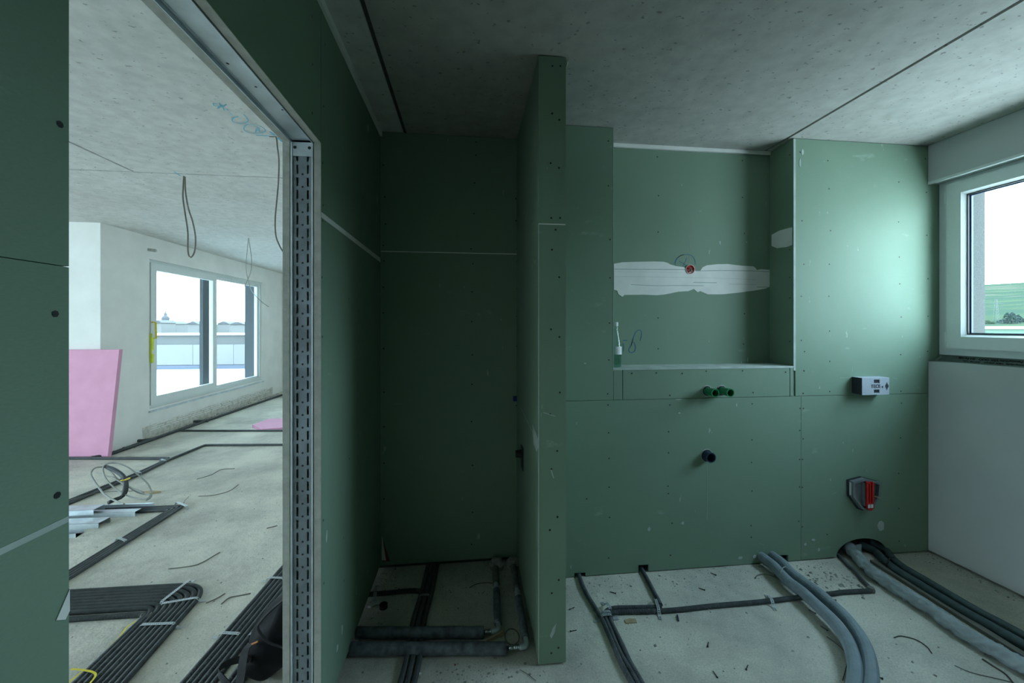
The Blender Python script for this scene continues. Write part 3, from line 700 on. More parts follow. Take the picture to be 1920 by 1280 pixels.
# header U-channel
hd = thing('header_channel', (-.62, 1.08, DZ), 'bright galvanised steel channel lining the doorway lintel', 'metal profile')
box('channel_web', (JX0, DY0, DZ + .008), (JX1, DY1 + .004, DZ + .010), 'galv', hd)
for xx in (JX0, JX1 - .003): box('channel_flange', (xx, DY0, DZ - .004), (xx + .003, DY1 + .003, DZ + .008), 'galv', hd)
m = MB()
for f_ in (.12, .88): m.tube([(JX0 + wdt * f_, DY0, DZ + .0075), (JX0 + wdt * f_, DY1, DZ + .0075)], .0022, 6)
m.go('rolled_bead', 'galv', hd)
for x_, y_ in ((.55, 1.22), (.8, 1.34), (.3, 1.12)): dots([(JX0 + wdt * x_, y_, DZ + .008)], (0, 0, -1), .004, 8).go('punched_hole', 'screw', hd)

# ================================================================ BASIN-WALL FITTINGS
def pipe_stub(name, px, py, L, r, t, mat, label, tilt=0, cat='pipe stub', parts=True):
    c = PY(px, py, YF); root = thing(name, c, label, cat)
    m = MB(); m.lathe([(r, .004), (r, -L), (r - t, -L), (r - t, .012), (0, .012)], (c.x, YF, c.z), 24, 'Y'); m.go('pipe', mat, root, smooth=False)
    m = MB(); m.lathe([(r + .001, -.002), (r + .006, -.003), (r + .010, -.001), (r + .010, .003), (r + .001, .003)], (c.x, YF, c.z), 24, 'Y'); m.go('wall_collar', 'core', root)
    m = MB(); m.lathe([(r + .007, -.0035), (0, -.0035)], (c.x, YF, c.z), 20, 'Y'); m.go('dark_gap', 'eps_dk', root)
    m = MB(); m.lathe([(r + .0012, -L + .004), (r + .0012, -L - .0015), (r - t, -L - .0015)], (c.x, YF, c.z), 24, 'Y'); m.go('pipe_rim', mat, root)
    return root
pipe_stub('water_pipe_plug', 1325.5, 732.5, .085, .0245, .0035, 'green', 'left one of two open green plastic pipe stubs under the wall recess')
pipe_stub('water_pipe_plug', 1353, 732, .085, .0245, .0035, 'green', 'right one of two open green plastic pipe stubs under the wall recess')
pipe_stub('drain_pipe_stub', 1325, 853.5, .045, .031, .005, 'navy', 'open dark blue drain pipe stub low in the green wall')
# red junction box in the recess
c = PY(1294, 505, YB - .003); jb = thing('junction_box', c, 'round red electrical box with loose wires in the white filler band', 'electrical box')
m = MB(); m.lathe([(.030, -.004), (.033, -.004), (.033, .0), (.030, .0)], (c.x, c.y, c.z), 24, 'Y'); m.go('box_rim', 'putty', jb)
m = MB(); m.lathe([(.030, -.005), (.026, -.005), (.025, .002), (0, .0022)], (c.x, c.y, c.z), 20, 'Y'); m.go('box_shell', 'red', jb)
m = MB()
for k, (a, b) in enumerate(((-.012, .010), (.010, .012), (.012, -.010), (-.008, -.012))): m.lathe([(.006, -.004), (.006, -.002), (.0, -.0045)], (c.x + a, c.y, c.z + b), 8, 'Y')
m.go('screw_post', 'red', jb)
pts = [c + Vector((.012 * math.sin(t * 1.1) * (1 - t / 14), -.006 - .003 * t / 3, .015 * math.cos(t * 1.3) - .004)) for t in range(10)]
m = MB(); m.tube(smooth_path(pts, .003), .0017, 6); m.go('wire_end', 'cable', jb)
m = MB(); m.tube(smooth_path([p + Vector((.003, -.002, -.004)) for p in pts[:6]], .003), .0015, 6); m.go('wire_end', 'conduit', jb)
# foam flush-pipe block
bx0, bx1, bz0, bz1, bd = 2.541, 2.739, 1.092, 1.203, .068
fb = thing('foam_cistern_block', (2.64, YF, bz0), 'pale grey foam block with two slots standing out of the green wall', 'cistern block')
fy = YF - bd
m = MB(); m.box((bx0, fy + .008, bz0), (bx1, YF + .01, bz1)); m.go('foam_body', 'eps', fb)
# front face with two recessed slots
sx0, sx1 = bx0 + .085, bx0 + .128
m = MB()
m.box((bx0, fy, bz0), (sx0, fy + .008, bz1)); m.box((sx1, fy, bz0), (bx1, fy + .008, bz1))
for a, b in ((bz0, bz0 + .012), (bz0 + .034, bz1 - .036), (bz1 - .012, bz1)): m.box((sx0, fy, a), (sx1, fy + .008, b))
m.go('foam_face', 'eps', fb)
for z_ in (bz0 + .0125, bz1 - .0335): box('slot_recess', (sx0 + .0005, fy + .006, z_), (sx1 - .0005, fy + .0078, z_ + .021), 'eps_dk', fb)
m = MB(); m.box((bx0 - .002, fy + .003, bz0 + .001), (bx0 - .0002, YF - .0005, bz1 - .001)); m.go('side_shade', 'eps_dk', fb)  # dark sheet paints the shaded left side of the pale foam
text('embossed_text', 'TECE', .030, 'eps_dk', fb, (bx0 + .063, fy - .0004, bz0 + .046), (1, 0, 0), (0, 0, 1))
q = Vector((bx1 - .018, fy - .0006, (bz0 + bz1) / 2))
prism('embossed_mark', [q + Vector((x, 0, z)) for x, z in [(0, .028), (.006, .012), (.012, .006), (.012, -.006), (.006, -.012), (0, -.028), (-.006, -.012), (-.012, -.006), (-.012, .006), (-.006, .012)]], (0, .0004, 0), 'eps_dk', fb)
prism('embossed_mark', [q + Vector((x - .032, 0, z)) for x, z in [(-.006, -.002), (.006, .004), (.003, -.012), (-.002, -.012)]], (0, .0004, 0), 'eps_dk', fb)
# hexagonal valve box with red clip
c0 = PY(1612, 927, YF); vb = thing('valve_box', c0, 'grey six-sided valve box with a red middle strip low on the green wall', 'valve box')
hx = [(px, py) for px, py in [(1600, 903), (1623, 897), (1653, 905), (1651, 930), (1636, 952), (1628, 958), (1618, 955), (1600, 931)]]
fyv = YF - .030
H = [PY(a, b, fyv) for a, b in hx]; n = len(H)
Bk = [Vector((p.x - .004, YF, p.z)) for p in H]
cen = sum((p for p in H), Vector()) / n
inn = [cen + (p - cen) * .86 for p in H]; deep = [Vector((p.x, fyv + .020, p.z)) for p in inn]
m = MB(); m.add(H + Bk + inn + deep, [(i, (i + 1) % n, n + (i + 1) % n, n + i) for i in range(n)] + [(i, (i + 1) % n, 2 * n + (i + 1) % n, 2 * n + i) for i in range(n)] + [(2 * n + i, 2 * n + (i + 1) % n, 3 * n + (i + 1) % n, 3 * n + i) for i in range(n)] + [tuple(3 * n + i for i in range(n))])
m.go('box_shell', 'greybox', vb)
xm = (PY(1622, 930, fyv).x + PY(1637, 930, fyv).x) / 2; z0v, z1v = PY(1629, 957, fyv).z, PY(1629, 903.5, fyv).z; hw = .0265
m = MB(); m.box((xm - hw, fyv - .010, z0v + .018), (xm - hw + .012, fyv + .012, z1v)); m.box((xm + hw - .012, fyv - .010, z0v + .018), (xm + hw, fyv + .012, z1v)); m.box((xm - .004, fyv - .009, z0v + .03), (xm + .004, fyv + .01, z1v - .01)); m.box((xm - hw, fyv - .002, z0v + .018), (xm + hw, fyv + .010, z1v + .003))
m.quadprism([(xm + hw * math.cos(a), fyv - .010, z0v + .030 + hw * math.sin(a)) for a in [k * 2 * math.pi / 16 for k in range(16)]], (0, .018, 0))
rc = m.go('red_clip', 'red', vb, label='red ribbed strip')
m = MB()
for dx in (-.012, .010): m.box((xm + dx - .0085, fyv - .0115, z0v + .022), (xm + dx + .0085, fyv - .0102, z0v + .045))
m.go('paper_sticker', 'label', rc)
for s_ in (-1, 1): box('inner_wall', (xm + s_ * (hw + .003) - .002, fyv + .0005, z0v + .03), (xm + s_ * (hw + .003) + .002, fyv + .024, z1v - .004), 'greybox', vb)
m = MB(); m.tube([(xm + .05, fyv + .01, (z0v + z1v) / 2 - .005), (xm + .072, fyv - .012, (z0v + z1v) / 2 - .012)], .003, 6); m.go('bolt', 'wood', vb)
prism('side_label', [H[0] + Vector((-.001, .012, -.01)), H[0] + Vector((-.004, .030, -.01)), H[7] + Vector((-.004, .030, .004)), H[7] + Vector((-.001, .012, .004))], (-.001, 0, 0), 'label', vb)
# dark sheet painted in as the shadow gap behind the box
prism('back_shadow', [Vector((p.x - .014 + (p.x - cen.x) * .03, YF - .006, cen.z + (p.z - cen.z) * 1.06)) for p in H], (0, .005, 0), 'eps_dk', vb)

# bottle on the niche shelf
bc = Vector((0, 0, 0)); bp = PY(1160, 600, 2.41); BX, BYY, BZ = NX0 + .038, 2.405, NZ
bo = thing('glass_bottle', (BX, BYY, BZ), 'clear glass bottle with white cap and label on the recess ledge', 'bottle')
m = MB(); m.lathe([(0, .001), (.034, .001), (.0365, .006), (.0365, .115), (.033, .150), (.024, .195), (.0150, .235), (.0135, .262)], (BX, BYY, BZ), 24); m.go('bottle_glass', 'bottle', bo, smooth=True)
m = MB(); m.lathe([(0, .006), (.0345, .006), (.0345, .078), (0, .078)], (BX, BYY, BZ), 24); m.go('water', 'water', bo)
m = MB(); m.lathe([(.0145, .260), (.0160, .262), (.0160, .283), (.014, .286), (0, .286)], (BX, BYY, BZ), 16); m.go('cap', 'label', bo)
lb = MB(); V = []; Fc = []
for k in range(9):
    a = -math.pi * .62 + math.pi * .55 * k / 8; V += [(BX + .0375 * math.cos(a), BYY + .0375 * math.sin(a), BZ + .082), (BX + .0375 * math.cos(a), BYY + .0375 * math.sin(a), BZ + .132)]
for k in range(8): Fc.append((2 * k, 2 * k + 2, 2 * k + 3, 2 * k + 1))
mk('paper_label', V, Fc, 'label', bo)

# ================================================================ FLOOR PIPES, BATHROOM
def conduit(pts, r, label, mat='conduit_dusty', pitch=.0066, name='corrugated_conduit', cat='conduit', group=None, straight=False, T=.04, depth=.86, sides=9):
    P = rounded(pts, T, .01) if straight else smooth_path(pts, .01)
    m = corrugated(P, r, pitch, sides, depth); return m.go(name, mat, label=label, cat=cat, group=group)
def strap_over(a, b, h, label, w=.016, name='punched_strap', tail=True, bow=True):
    a, b = Vector(a), Vector(b); d = (b - a).normalized()
    pts = [a + d * -.03 + Vector((0, 0, .0025)), a + Vector((0, 0, .003)), a + d * .012 + Vector((0, 0, h)), b - d * .012 + Vector((0, 0, h)), b + Vector((0, 0, .003)), b + d * .03 + Vector((0, 0, .0025))]
    side = Vector((-d.y, d.x, 0)); P = rounded(pts, .01, .004)
    return ribbon(P, w, .0012, side, holes=.010).go(name, 'strap', label=label, cat='strap')
R = .0125
Z1 = lambda a: G(1060 + a[0] / 3.84, 960 + a[1] / 3.84, R)
def g3(L, z=R): return [G(1060 + a[0] / 3.84, 960 + a[1] / 3.84, z) for a in L]
def g4(L, z=R): return [G(1500 + a[0] / 4, 960 + a[1] / 4, z) for a in L]
def into_wall(pts, dy=.10):
    q = pts[0]; return [Vector((q.x - .0, YF + dy, q.z + .004))] + pts
conduit(into_wall(g3([(100, 455), (118, 510), (150, 580), (200, 665), (240, 730), (275, 790), (310, 870), (345, 950), (390, 1060), (430, 1140), (480, 1229), (530, 1320)])), R, 'dark corrugated conduit from the leftmost wall hole, outer left of three')
conduit(g3([(690, 680), (600, 684), (480, 686), (380, 688), (318, 700), (285, 730), (290, 770), (320, 840), (370, 960), (420, 1060), (470, 1140), (520, 1229), (570, 1320)]), R, 'dark corrugated conduit running in the middle of the three that turn toward the camera')
conduit([G(1633, 1107, R)] + g3([(2000, 575), (1920, 586), (1720, 608), (1400, 645), (1080, 672), (800, 702), (600, 712), (430, 716), (350, 722), (318, 745), (330, 790), (362, 860), (415, 970), (460, 1070), (505, 1150), (550, 1229), (600, 1320)]), R, 'longest dark corrugated conduit crossing the bathroom floor under the grey hoses', pitch=.0075, sides=8)
conduit(into_wall(g3([(548, 405), (575, 455), (610, 520), (640, 580), (668, 630), (685, 668)])), R, 'short dark corrugated conduit from the second wall hole down to the crossing conduits')
conduit([Vector((X(1572), YF + .09, .02))] + g4([(285, 320), (350, 385), (410, 440), (460, 500), (510, 550), (535, 580)]), .0105, 'thin dark conduit from the arched wall hole to the corner connector')
m = MB(); q = G(1633, 1105, .012)
m.lathe([(0, 0), (.018, 0), (.020, .01), (.016, .026), (0, .028)], (q.x, q.y, .0), 12); m.go('conduit_corner_tie', 'cable_dk', label='dusty plastic tie at the conduit corner near the arched hole', cat='tie')
RH = .029
hA = [(1490, 345), (1530, 410), (1600, 485), (1700, 565), (1800, 655), (1880, 745), (1920, 790)]
hA = [(1060 + a / 3.84, 960 + b / 3.84) for a, b in hA] + [(1525, 1112), (1550, 1137), (1575, 1164), (1593, 1192), (1604, 1222), (1608, 1250), (1607, 1280), (1600, 1330)]
hA = [p for p in hA if not (1558 < p[0] < 1561)]
hB = [(1060 + a / 3.84, 960 + b / 3.84) for a, b in [(1540, 335), (1590, 400), (1680, 485), (1790, 560)]] + [(1540, 1122), (1562, 1138), (1588, 1162), (1612, 1192), (1628, 1225), (1634, 1252), (1635, 1280), (1630, 1330)]
def hose(px, z, off, label):
    P = [G(a, b, z) for a, b in px]; P.sort(key=lambda p: -p.y)
    P = [Vector((P[0].x - .01, YF + .09, z))] + P
    return conduit(P, RH, label, 'greyhose', .0085, 'corrugated_hose', 'hose', depth=.95, sides=14)
hose([(1448, 1058), (1462, 1073), (1480, 1091), (1503, 1108), (1528, 1131), (1553, 1155), (1575, 1180), (1591, 1206), (1601, 1235), (1604, 1262), (1600, 1300), (1590, 1340)], RH + .022, 0, 'left of two thick blue-grey corrugated hoses curving over the floor')
hose([(1463, 1052), (1482, 1072), (1508, 1092), (1533, 1110), (1560, 1133), (1586, 1158), (1608, 1186), (1623, 1214), (1631, 1243), (1633, 1275), (1628, 1310), (1620, 1345)], RH + .022, 0, 'right of two thick blue-grey corrugated hoses curving over the floor')
q = G(1472, 1078, .05)
m = MB(); m.tube([q + Vector((.045 * math.cos(t), .012 * math.sin(t) + .02 * math.cos(t), .04 * math.sin(t) - .0)) for t in [k * math.pi / 8 for k in range(16)]], .003, 6, closed=True); m.go('cable_tie', 'cable', label='pale cable tie around the two grey hoses at the wall', cat='tie')
m = MB(); m.tube(smooth_path(g3([(1370, 475), (1380, 455), (1430, 445), (1500, 462), (1560, 490), (1575, 500)], .006), .01), .0025, 6); m.go('wire_scrap', 'cable_dk', label='grey wire tail curling on the floor left of the hoses', cat='wire')
# wrapped pipe
wpz = .032
P = [G(1500 + a / 4, 960 + b / 4, wpz) for a, b in [(440, 345), (500, 412), (600, 492), (800, 618), (1000, 742), (1200, 882), (1400, 1000), (1680, 1152), (1900, 1280)]]
P = [Vector((X(1605), YF + .07, .05))] + P
P = smooth_path(P, .006); P = [Vector((p.x, p.y, p.z)) for p in P]
m = MB(); m.tube(P, lambda i: .028 + .002 * noise.noise(Vector((i * .1, 5, 0))), 36)
V2 = []; i_ = 0
for v in m.V:
    ii = i_ // 36; aa = (i_ % 36) / 36 * 6.2832; c_ = P[min(ii, len(P) - 1)]; L_ = ii * .006
    r1 = 1 - abs(noise.noise(Vector((L_ * 24 + aa * .7, math.cos(aa) * .9, math.sin(aa) * .9)))) * 3.2
    r2 = noise.noise(Vector((L_ * 45 - aa * .8, math.cos(aa) * 2, math.sin(aa) * 2)))
    k = .011 * max(-.5, r1) + .005 * r2; V2.append(v + (v - c_).normalized() * k); i_ += 1
m.V = V2
wrp = m.go('wrapped_pipe', 'wrap', smooth=True, label='thick pipe wrapped in crumpled grey fabric running from the arched hole', cat='pipe')
pw = MB(); 
for k in range(6):
    c = P[int(len(P) * (.10 + .15 * k)) % len(P)]
# pale rail + two sleeved pipes
def g5(L, z): return [G(1500 + a / 4, 960 + b / 4, z) for a, b in L]
P = g5([(545, 362), (1680, 1072), (1900, 1210)], .012)
d = (P[1] - P[0]).normalized(); s_ = Vector((-d.y, d.x, 0))
m = MB(); m.quadprism([P[0] + s_ * .018 - Vector((0, 0, .012)), P[0] - s_ * .018 - Vector((0, 0, .012)), P[0] - s_ * .018 + Vector((0, 0, .006)), P[0] + s_ * .018 + Vector((0, 0, .006))], (P[2] - P[0])); m.go('flat_cable_strip', 'cable_dk', label='flat olive grey strip lying between the wrapped pipe and the dark pipes', cat='strip')
r_ = .024
P = [Vector((X(1628), YF + .07, .05))] + g5([(560, 290), (610, 340), (700, 420), (900, 545), (1100, 668), (1300, 785), (1500, 895), (1700, 1010), (1900, 1125)], r_)
m = MB(); m.tube(smooth_path(P, .02), r_, 14); m.go('sleeved_pipe', 'tealpipe', smooth=True, label='left of two dark teal sleeved pipes leaving the arched hole', cat='pipe')
P = [Vector((X(1650), YF + .07, .05))] + g5([(640, 285), (700, 350), (790, 425), (960, 525), (1160, 645), (1360, 762), (1560, 868), (1760, 978), (1950, 1085)], r_)
P = [p + Vector((0, .01, 0)) if i > 1 else p for i, p in enumerate(P)]
m = MB(); m.tube(smooth_path(P, .02), r_, 14); m.go('sleeved_pipe', 'tealpipe', smooth=True, label='right of two dark teal sleeved pipes, nearest the white lower wall', cat='pipe')
q = G(1670, 1054, .03); m = MB(); m.tube([q + Vector((.06 * math.cos(t), .025 * math.cos(t) , .03 * math.sin(t))) for t in [k * math.pi / 8 for k in range(16)]], .004, 6, closed=True); m.go('pipe_tie', 'screw', label='black tie around the two dark teal pipes by the arched hole', cat='tie')
m = MB(); m.box((X(1598), YF - .03, .03), (X(1607), YF - .026, .10)); m.go('hanging_tape', 'wrap', label='short strip of grey tape hanging in the arched hole', cat='tape')
# straps in the bathroom
def sp(a, b, h, label, **k): return strap_over(G(*a), G(*b), h, label, **k)
sp((1126, 1158), (1148, 1155), .030, 'upper punched strap over the three conduits where they turn'); sp((1124, 1164), (1150, 1161), .030, 'lower punched strap over the three conduits where they turn')
sp((1228, 1128), (1236, 1154), .028, 'punched strap across the crossing conduit below the second wall hole'); sp((1440, 1122), (1450, 1138), .028, 'punched strap across the crossing conduit left of the grey hoses')
sp((1134, 1136), (1146, 1150), .028, 'punched strap over the bend of the crossing conduit')
# ---- shower recess floor
R3 = .013
for k, lab in enumerate(('left', 'middle', 'right')):
    o_ = (k - 1) * .029
    P = [G(812, 1056, R3), G(800, 1110, R3), G(785, 1165, R3), G(775, 1230, R3), G(762, 1285, R3), G(745, 1340, R3)]
    P = [p + Vector((o_, 0, 0)) for p in P]
    conduit(P, R3, f'{lab} of three black corrugated conduits running under the foam pipes in the shower recess', 'conduit')
conduit([G(697, 1113, R3) + Vector((-.05, 0, 0)), G(720, 1112, R3), G(775, 1107, R3), G(792, 1112, R3), G(793, 1130, R3)], .014, 'short black conduit from the left wall into the shower conduits', 'conduit')
sp((783, 1125), (808, 1124), .03, 'punched strap over the black conduits in the shower recess'); sp((771, 1224), (796, 1223), .030, 'punched strap in front of the foam insulated pipes')
sp((703, 1122), (706, 1104), .03, 'small punched strap over the short conduit at the left wall')
m = MB(); q = G(704, 1140, 0)
for k in range(9):
    a0 = math.pi * (.05 + .9 * k / 9); a1 = math.pi * (.05 + .9 * (k + 1) / 9)
    m.quadprism([q + Vector((r * math.cos(a), r * math.sin(a), 0)) for r, a in ((.028, a0), (.045, a0), (.045, a1), (.028, a1))], (0, 0, .012))
m.go('pipe_clip', 'label', label='white half-round plastic clip on the floor left in the shower recess', cat='clip')
q = G(719, 1139, 0); m = MB(); m.lathe([(0, 0), (.022, 0), (.022, .02), (.015, .024), (.013, .012), (0, .012)], (q.x, q.y, 0), 14); m.go('plastic_cap', 'screw', label='small black plastic cap beside the white clip', cat='cap')
# foam insulated pipes: cross run, pressed steel elbow, run back to the wall
def foam_pipe(pya, pxa, pxb, rz_, label, back):
    E0, E1 = G(pxa, pya, rz_), G(pxb, pya - 1, rz_); yc = E1.y; xa, xb = max(XL + .004, E0.x), E1.x; ya_ = E0.y + (E1.y - E0.y) * (xa - E0.x) / (E1.x - E0.x)
    root = thing('insulated_pipe', (xa, yc, 0), label, 'pipe')
    P = [Vector((xa + (xb - xa) * i / 40, ya_ + (yc - ya_) * i / 40 + .003 * noise.noise(Vector((i * .15, yc, 0))), rz_)) for i in range(41)]
    m = MB(); m.tube(P, lambda i: rz_ * (1 + .03 * noise.noise(Vector((i * .3, yc * 9, 0)))), 20); m.go('foam_sleeve', 'foam', root, smooth=True)
    B = [G(px, py, rz_ * .8) for px, py in back]; ex = B[0].x
    xe = ex - .030
    m = MB(); m.tube([(xb - .01, yc, rz_), (xe, yc, rz_)], .0095, 14); m.go('steel_pipe', 'steel', root, smooth=True)
    for dx in (-.034, -.024, -.014):
        m = MB(); m.lathe([(.0, 0), (.0115, 0), (.0135, .003), (.0115, .006), (0, .006)], (xe + dx, yc, rz_), 14, 'X'); m.go('press_ring', 'steel', root, smooth=True)
    m = MB(); m.lathe([(.0, 0), (.0125, 0), (.0145, .003), (.0125, .008), (0, .008)], (ex, yc + .044, rz_), 14, 'Y'); m.go('press_ring', 'steel', root, smooth=True)
    P = [Vector((xe - .006, yc, rz_)), Vector((xe + .012, yc, rz_)), Vector((ex - .006, yc + .006, rz_)), Vector((ex, yc + .022, rz_)), Vector((ex, yc + .050, rz_))]
    m = MB(); m.tube(smooth_path(P, .005), .0125, 14); m.go('elbow', 'galv', root, smooth=True)
    m = MB(); P = smooth_path([Vector((ex, yc + .05, rz_)), B[1], B[2]], .01); m.tube(P, .019, 16); m.go('foam_sleeve', 'foam', root, smooth=True)
    m = MB(); P = resample([B[2], B[3]], .008); m.tube(P, lambda i: .013 if i % 3 else .0155, 14); m.go('steel_coupling', 'galv', root, smooth=True)
    e = B[4]; m = MB(); P = smooth_path([B[3], e, e + Vector((0, .03, -.006)), Vector((e.x, YB - .015, .008))], .01); m.tube(P, .021, 16); m.go('foam_sleeve', 'foam_dusty', root, smooth=True)
foam_pipe(1216, 650, 950, .027, 'front one of two foam insulated pipes across the shower recess floor', [(984, 1190), (982, 1176), (972, 1120), (969, 1104), (963, 1062)])
foam_pipe(1186, 656, 907, .026, 'rear one of two foam insulated pipes across the shower recess floor', [(933, 1165), (932, 1150), (931, 1106), (930, 1094), (929, 1062)])
# wooden wedge, ring wire and mortar lump by the elbows
prism('wood_wedge', [G(912, 1200, .012), G(944, 1183, .03), G(945, 1191, .004), G(914, 1203, .003)], (.004, .012, .0), 'wood', label='thin wooden wedge under the elbow of the rear foam pipe', cat='wood scrap')
q = G(960, 1193, .004); m = MB(); m.tube([q + Vector((.035 * math.cos(t), .05 * math.sin(t), 0)) for t in [k * math.pi / 12 for k in range(24)]], .0025, 6, closed=True); m.go('wire_ring', 'cable_dk', label='thin grey wire ring on the floor between the pipe elbows', cat='wire')
for px, py, lab in ((930, 1053, 'left'), (962, 1052, 'right')):
    q = G(px, py, 0); m = MB(); m.lathe([(0, .0), (.045, .0), (.050, .03), (.034, .055), (.0, .062)], (q.x + (-.0), min(q.y, YB - .055), 0), 12)
    m.V = [v + Vector((noise.noise(v * 30) * .008, noise.noise(v * 31) * .008, noise.noise(v * 29) * .006)) if v.z > .005 else v for v in m.V]
    m.go('mortar_lump', 'debris', label=f'rough mortar lump around the {lab} pipe at the shower back wall', cat='mortar')
# blue tape, switch opening
prism('blue_tape', [PY(962, 742, YB - .0005), PY(980, 742, YB - .0005), PY(980, 752, YB - .0005), PY(962, 752, YB - .0005)], (0, -.0015, 0), 'tape', label='small strip of blue tape on the dark shower back wall', cat='tape')
c = PX(979.5, 855, PXL); vx = thing('wall_valve_body', (PXL, c.y, c.z - .06), 'black valve body standing out of the dark side of the partition', 'valve')
box('valve_plate', (PXL - .006, c.y - .05, c.z - .07), (PXL + .001, c.y + .03, c.z + .06), 'screw', vx)
m = MB(); m.lathe([(0, -.04), (.020, -.04), (.024, -.006), (0, -.006)], (PXL, c.y + .0, c.z + .015), 16, 'X'); m.go('valve_spindle', 'screw', vx)

# ================================================================ LIVING ROOM FLOOR
def g6(L, z=.0125): return [G(120 + a / 3.37, 900 + b / 3.37, z) for a, b in L]
ordn = ['first', 'second', 'third', 'fourth', 'fifth', 'sixth', 'seventh', 'eighth']
# bundle 1: 8 conduits bending back
O0, O1, O2 = G(60, 1104, .0125), G(392, 1097, .0125), G(215, 1300, .0125)
I0, I1 = G(60, 1140, .0125), G(300, 1139, .0125)
base = [O0, Vector((G(392, 1098, .0125).x, O0.y * 0 + G(330, 1098, .0125).y, .0125)), O2]
base[0] = Vector((-3.2, G(200, 1101, .0125).y, .0125))
spc = .0262
for k in range(8):
    P = offset_poly(base, -k * spc)
    P = rounded(P, .17 - k * .015, .01)
    corrugated(P, .0123, .0066, 8).go('corrugated_conduit', 'conduit', label=f'{ordn[k]} from the outside of eight black conduits bending back at the left', cat='conduit')
# single conduit with yellow string below
P = rounded([Vector((-3.0, G(200, 1153, .0125).y, .0125)), G(276, 1151, .0125), G(120, 1300, .0125)], .02, .01)
corrugated(P, .0135, .0066, 9).go('corrugated_conduit', 'conduit', label='single black conduit inside the bend, beside the yellow string', cat='conduit')
q = G(274, 1153, .018); m = MB(); m.tube([q + Vector((.022 * math.cos(t), .022 * math.sin(t), .006 * math.cos(2 * t))) for t in [k * math.pi / 8 for k in range(16)]], .004, 6, closed=True); m.go('conduit_tie', 'cable_dk', label='dusty tie at the corner of the single conduit', cat='tie')
P = smooth_path(g6([(470, 882), (400, 925), (350, 990), (290, 1050), (215, 1130), (140, 1190), (55, 1255), (20, 1285)], .018), .01)
ribbon(P, .008, .001).go('yellow_string', 'yellow', label='long yellow tape lying beside the single conduit at the left', cat='tape')
P = smooth_path(g6([(45, 1192), (110, 1196), (175, 1208), (200, 1225), (190, 1250), (165, 1280), (150, 1300)], .03), .01)
ribbon(P, .008, .001).go('yellow_string', 'yellow', label='short yellow tape loop at the bottom left corner', cat='tape')
def s6(a, b, h, lab): return strap_over(*[G(120 + p[0] / 3.37, 900 + p[1] / 3.37) for p in (a, b)], h, lab, w=.016)
s6((470, 945), (712, 935), .027, 'lower punched strap across the eight bent conduits'); s6((602, 812), (858, 768), .027, 'middle punched strap across the eight bent conduits at the bend'); s6((605, 806), (800, 652), .027, 'slanting punched strap across the top of the conduit bend')
# bundle 2: 6 conduits running to the jamb
def g7(L, z=.0125): return [G(340 + a / 5.332, 1040 + b / 5.332, z) for a, b in L]
A0, A1 = g7([(1060, 70), (0, 1300)]); Bq = g7([(1060, 300)])[0]; dirv = (A1 - A0).normalized(); A0 = A0 - dirv * .6; A1 = A1 + dirv * .25
nrm = Vector((-dirv.y, dirv.x, 0)); 
if nrm.x < 0: nrm = -nrm
for k in range(6):
    P = resample([A0 + nrm * spc * k, A1 + nrm * spc * k], .05)
    P = [p + nrm * .003 * noise.noise(Vector((i * .3, k, 0))) for i, p in enumerate(P)]
    corrugated(P, .0125, .0066, 9).go('corrugated_conduit', 'conduit', label=f'{ordn[k]} from the left of six black conduits running straight to the doorway jamb', cat='conduit')
for k in range(3):
    off = nrm * (spc * 6 + .035 + spc * k)
    P = resample([A0 + off, A1 + off], .05); corrugated(P, .0125, .0066, 9).go('corrugated_conduit', 'conduit', label=f"{('left', 'middle', 'right')[k]} of three black conduits passing under the black bag", cat='conduit')
def s7(a, b, h, lab): return strap_over(*[G(340 + p[0] / 5.332, 1040 + p[1] / 5.332) for p in (a, b)], h, lab, w=.016)
s7((370, 830), (600, 840), .027, 'near punched strap across the six straight conduits beside the bag'); s7((850, 268), (1035, 275), .027, 'far punched strap across the six straight conduits'); s7((660, 835), (760, 845), .027, 'punched strap half hidden by the black bag')
# four conduits running from corner left of centre
cn = G(345, 948, .0125); dn = (G(120, 1090, .0125) - cn).normalized(); nn = Vector((-dn.y, dn.x, 0))
if nn.y > 0: nn = -nn
for k in range(4):
    c_ = cn + Vector((-.022 * k * .9, 0, 0)) + Vector((0, -.024 * k * .0, 0))
    P = offset_poly([Vector((-4.0, cn.y, .0125)), cn, cn + dn * 1.9], -k * .023)
    P = rounded(P, .03, .02); corrugated(P, .011, .014, 7, .93).go('corrugated_conduit', 'conduit', label=f'{ordn[k]} from the outside of four dark conduits turning sharply near the metal profiles', cat='conduit')
strap_over(G(352, 955), G(330, 946), .026, 'punched strap at the sharp corner of the four conduits', w=.02); strap_over(G(219, 1014), G(237, 1020), .026, 'punched strap halfway along the four sloping conduits', w=.02)
m = MB(); m.tube(smooth_path([G(344, 944, .01), G(347, 938, .03), G(354, 930, .05)], .01), .003, 6); m.go('wire_scrap', 'cable', label='pale wire end sticking up at the corner of the four conduits', cat='wire')
def lineC(px, r, lab, T=.03):
    P = rounded([G(a, b, r) for a, b in px], T, .03); corrugated(P, r, .02, 7, .95).go('floor_conduit', 'conduit', label=lab, cat='conduit')
lineC([(90, 955), (130, 938), (255, 888), (316, 860)], .014, 'dark double conduit slanting left behind the cable coil'); lineC([(92, 959), (132, 942), (257, 891), (318, 861), (384, 834), (600, 833)], .014, 'long dark conduit slanting up behind the coil and turning right to the jamb')
lineC([(90, 858), (129, 858.5), (316, 859)], .016, 'straight dark conduit in front of the leaning pink board')
lineC([(172, 858), (197, 853.5), (209, 850), (321, 811), (385, 789), (528, 740)], .02, 'dark conduit running along the foot of the terrace door wall')
lineC([(250, 826), (268, 826), (290, 822)], .02, 'short dark conduit stub at the foot of the wall beside the pink board')
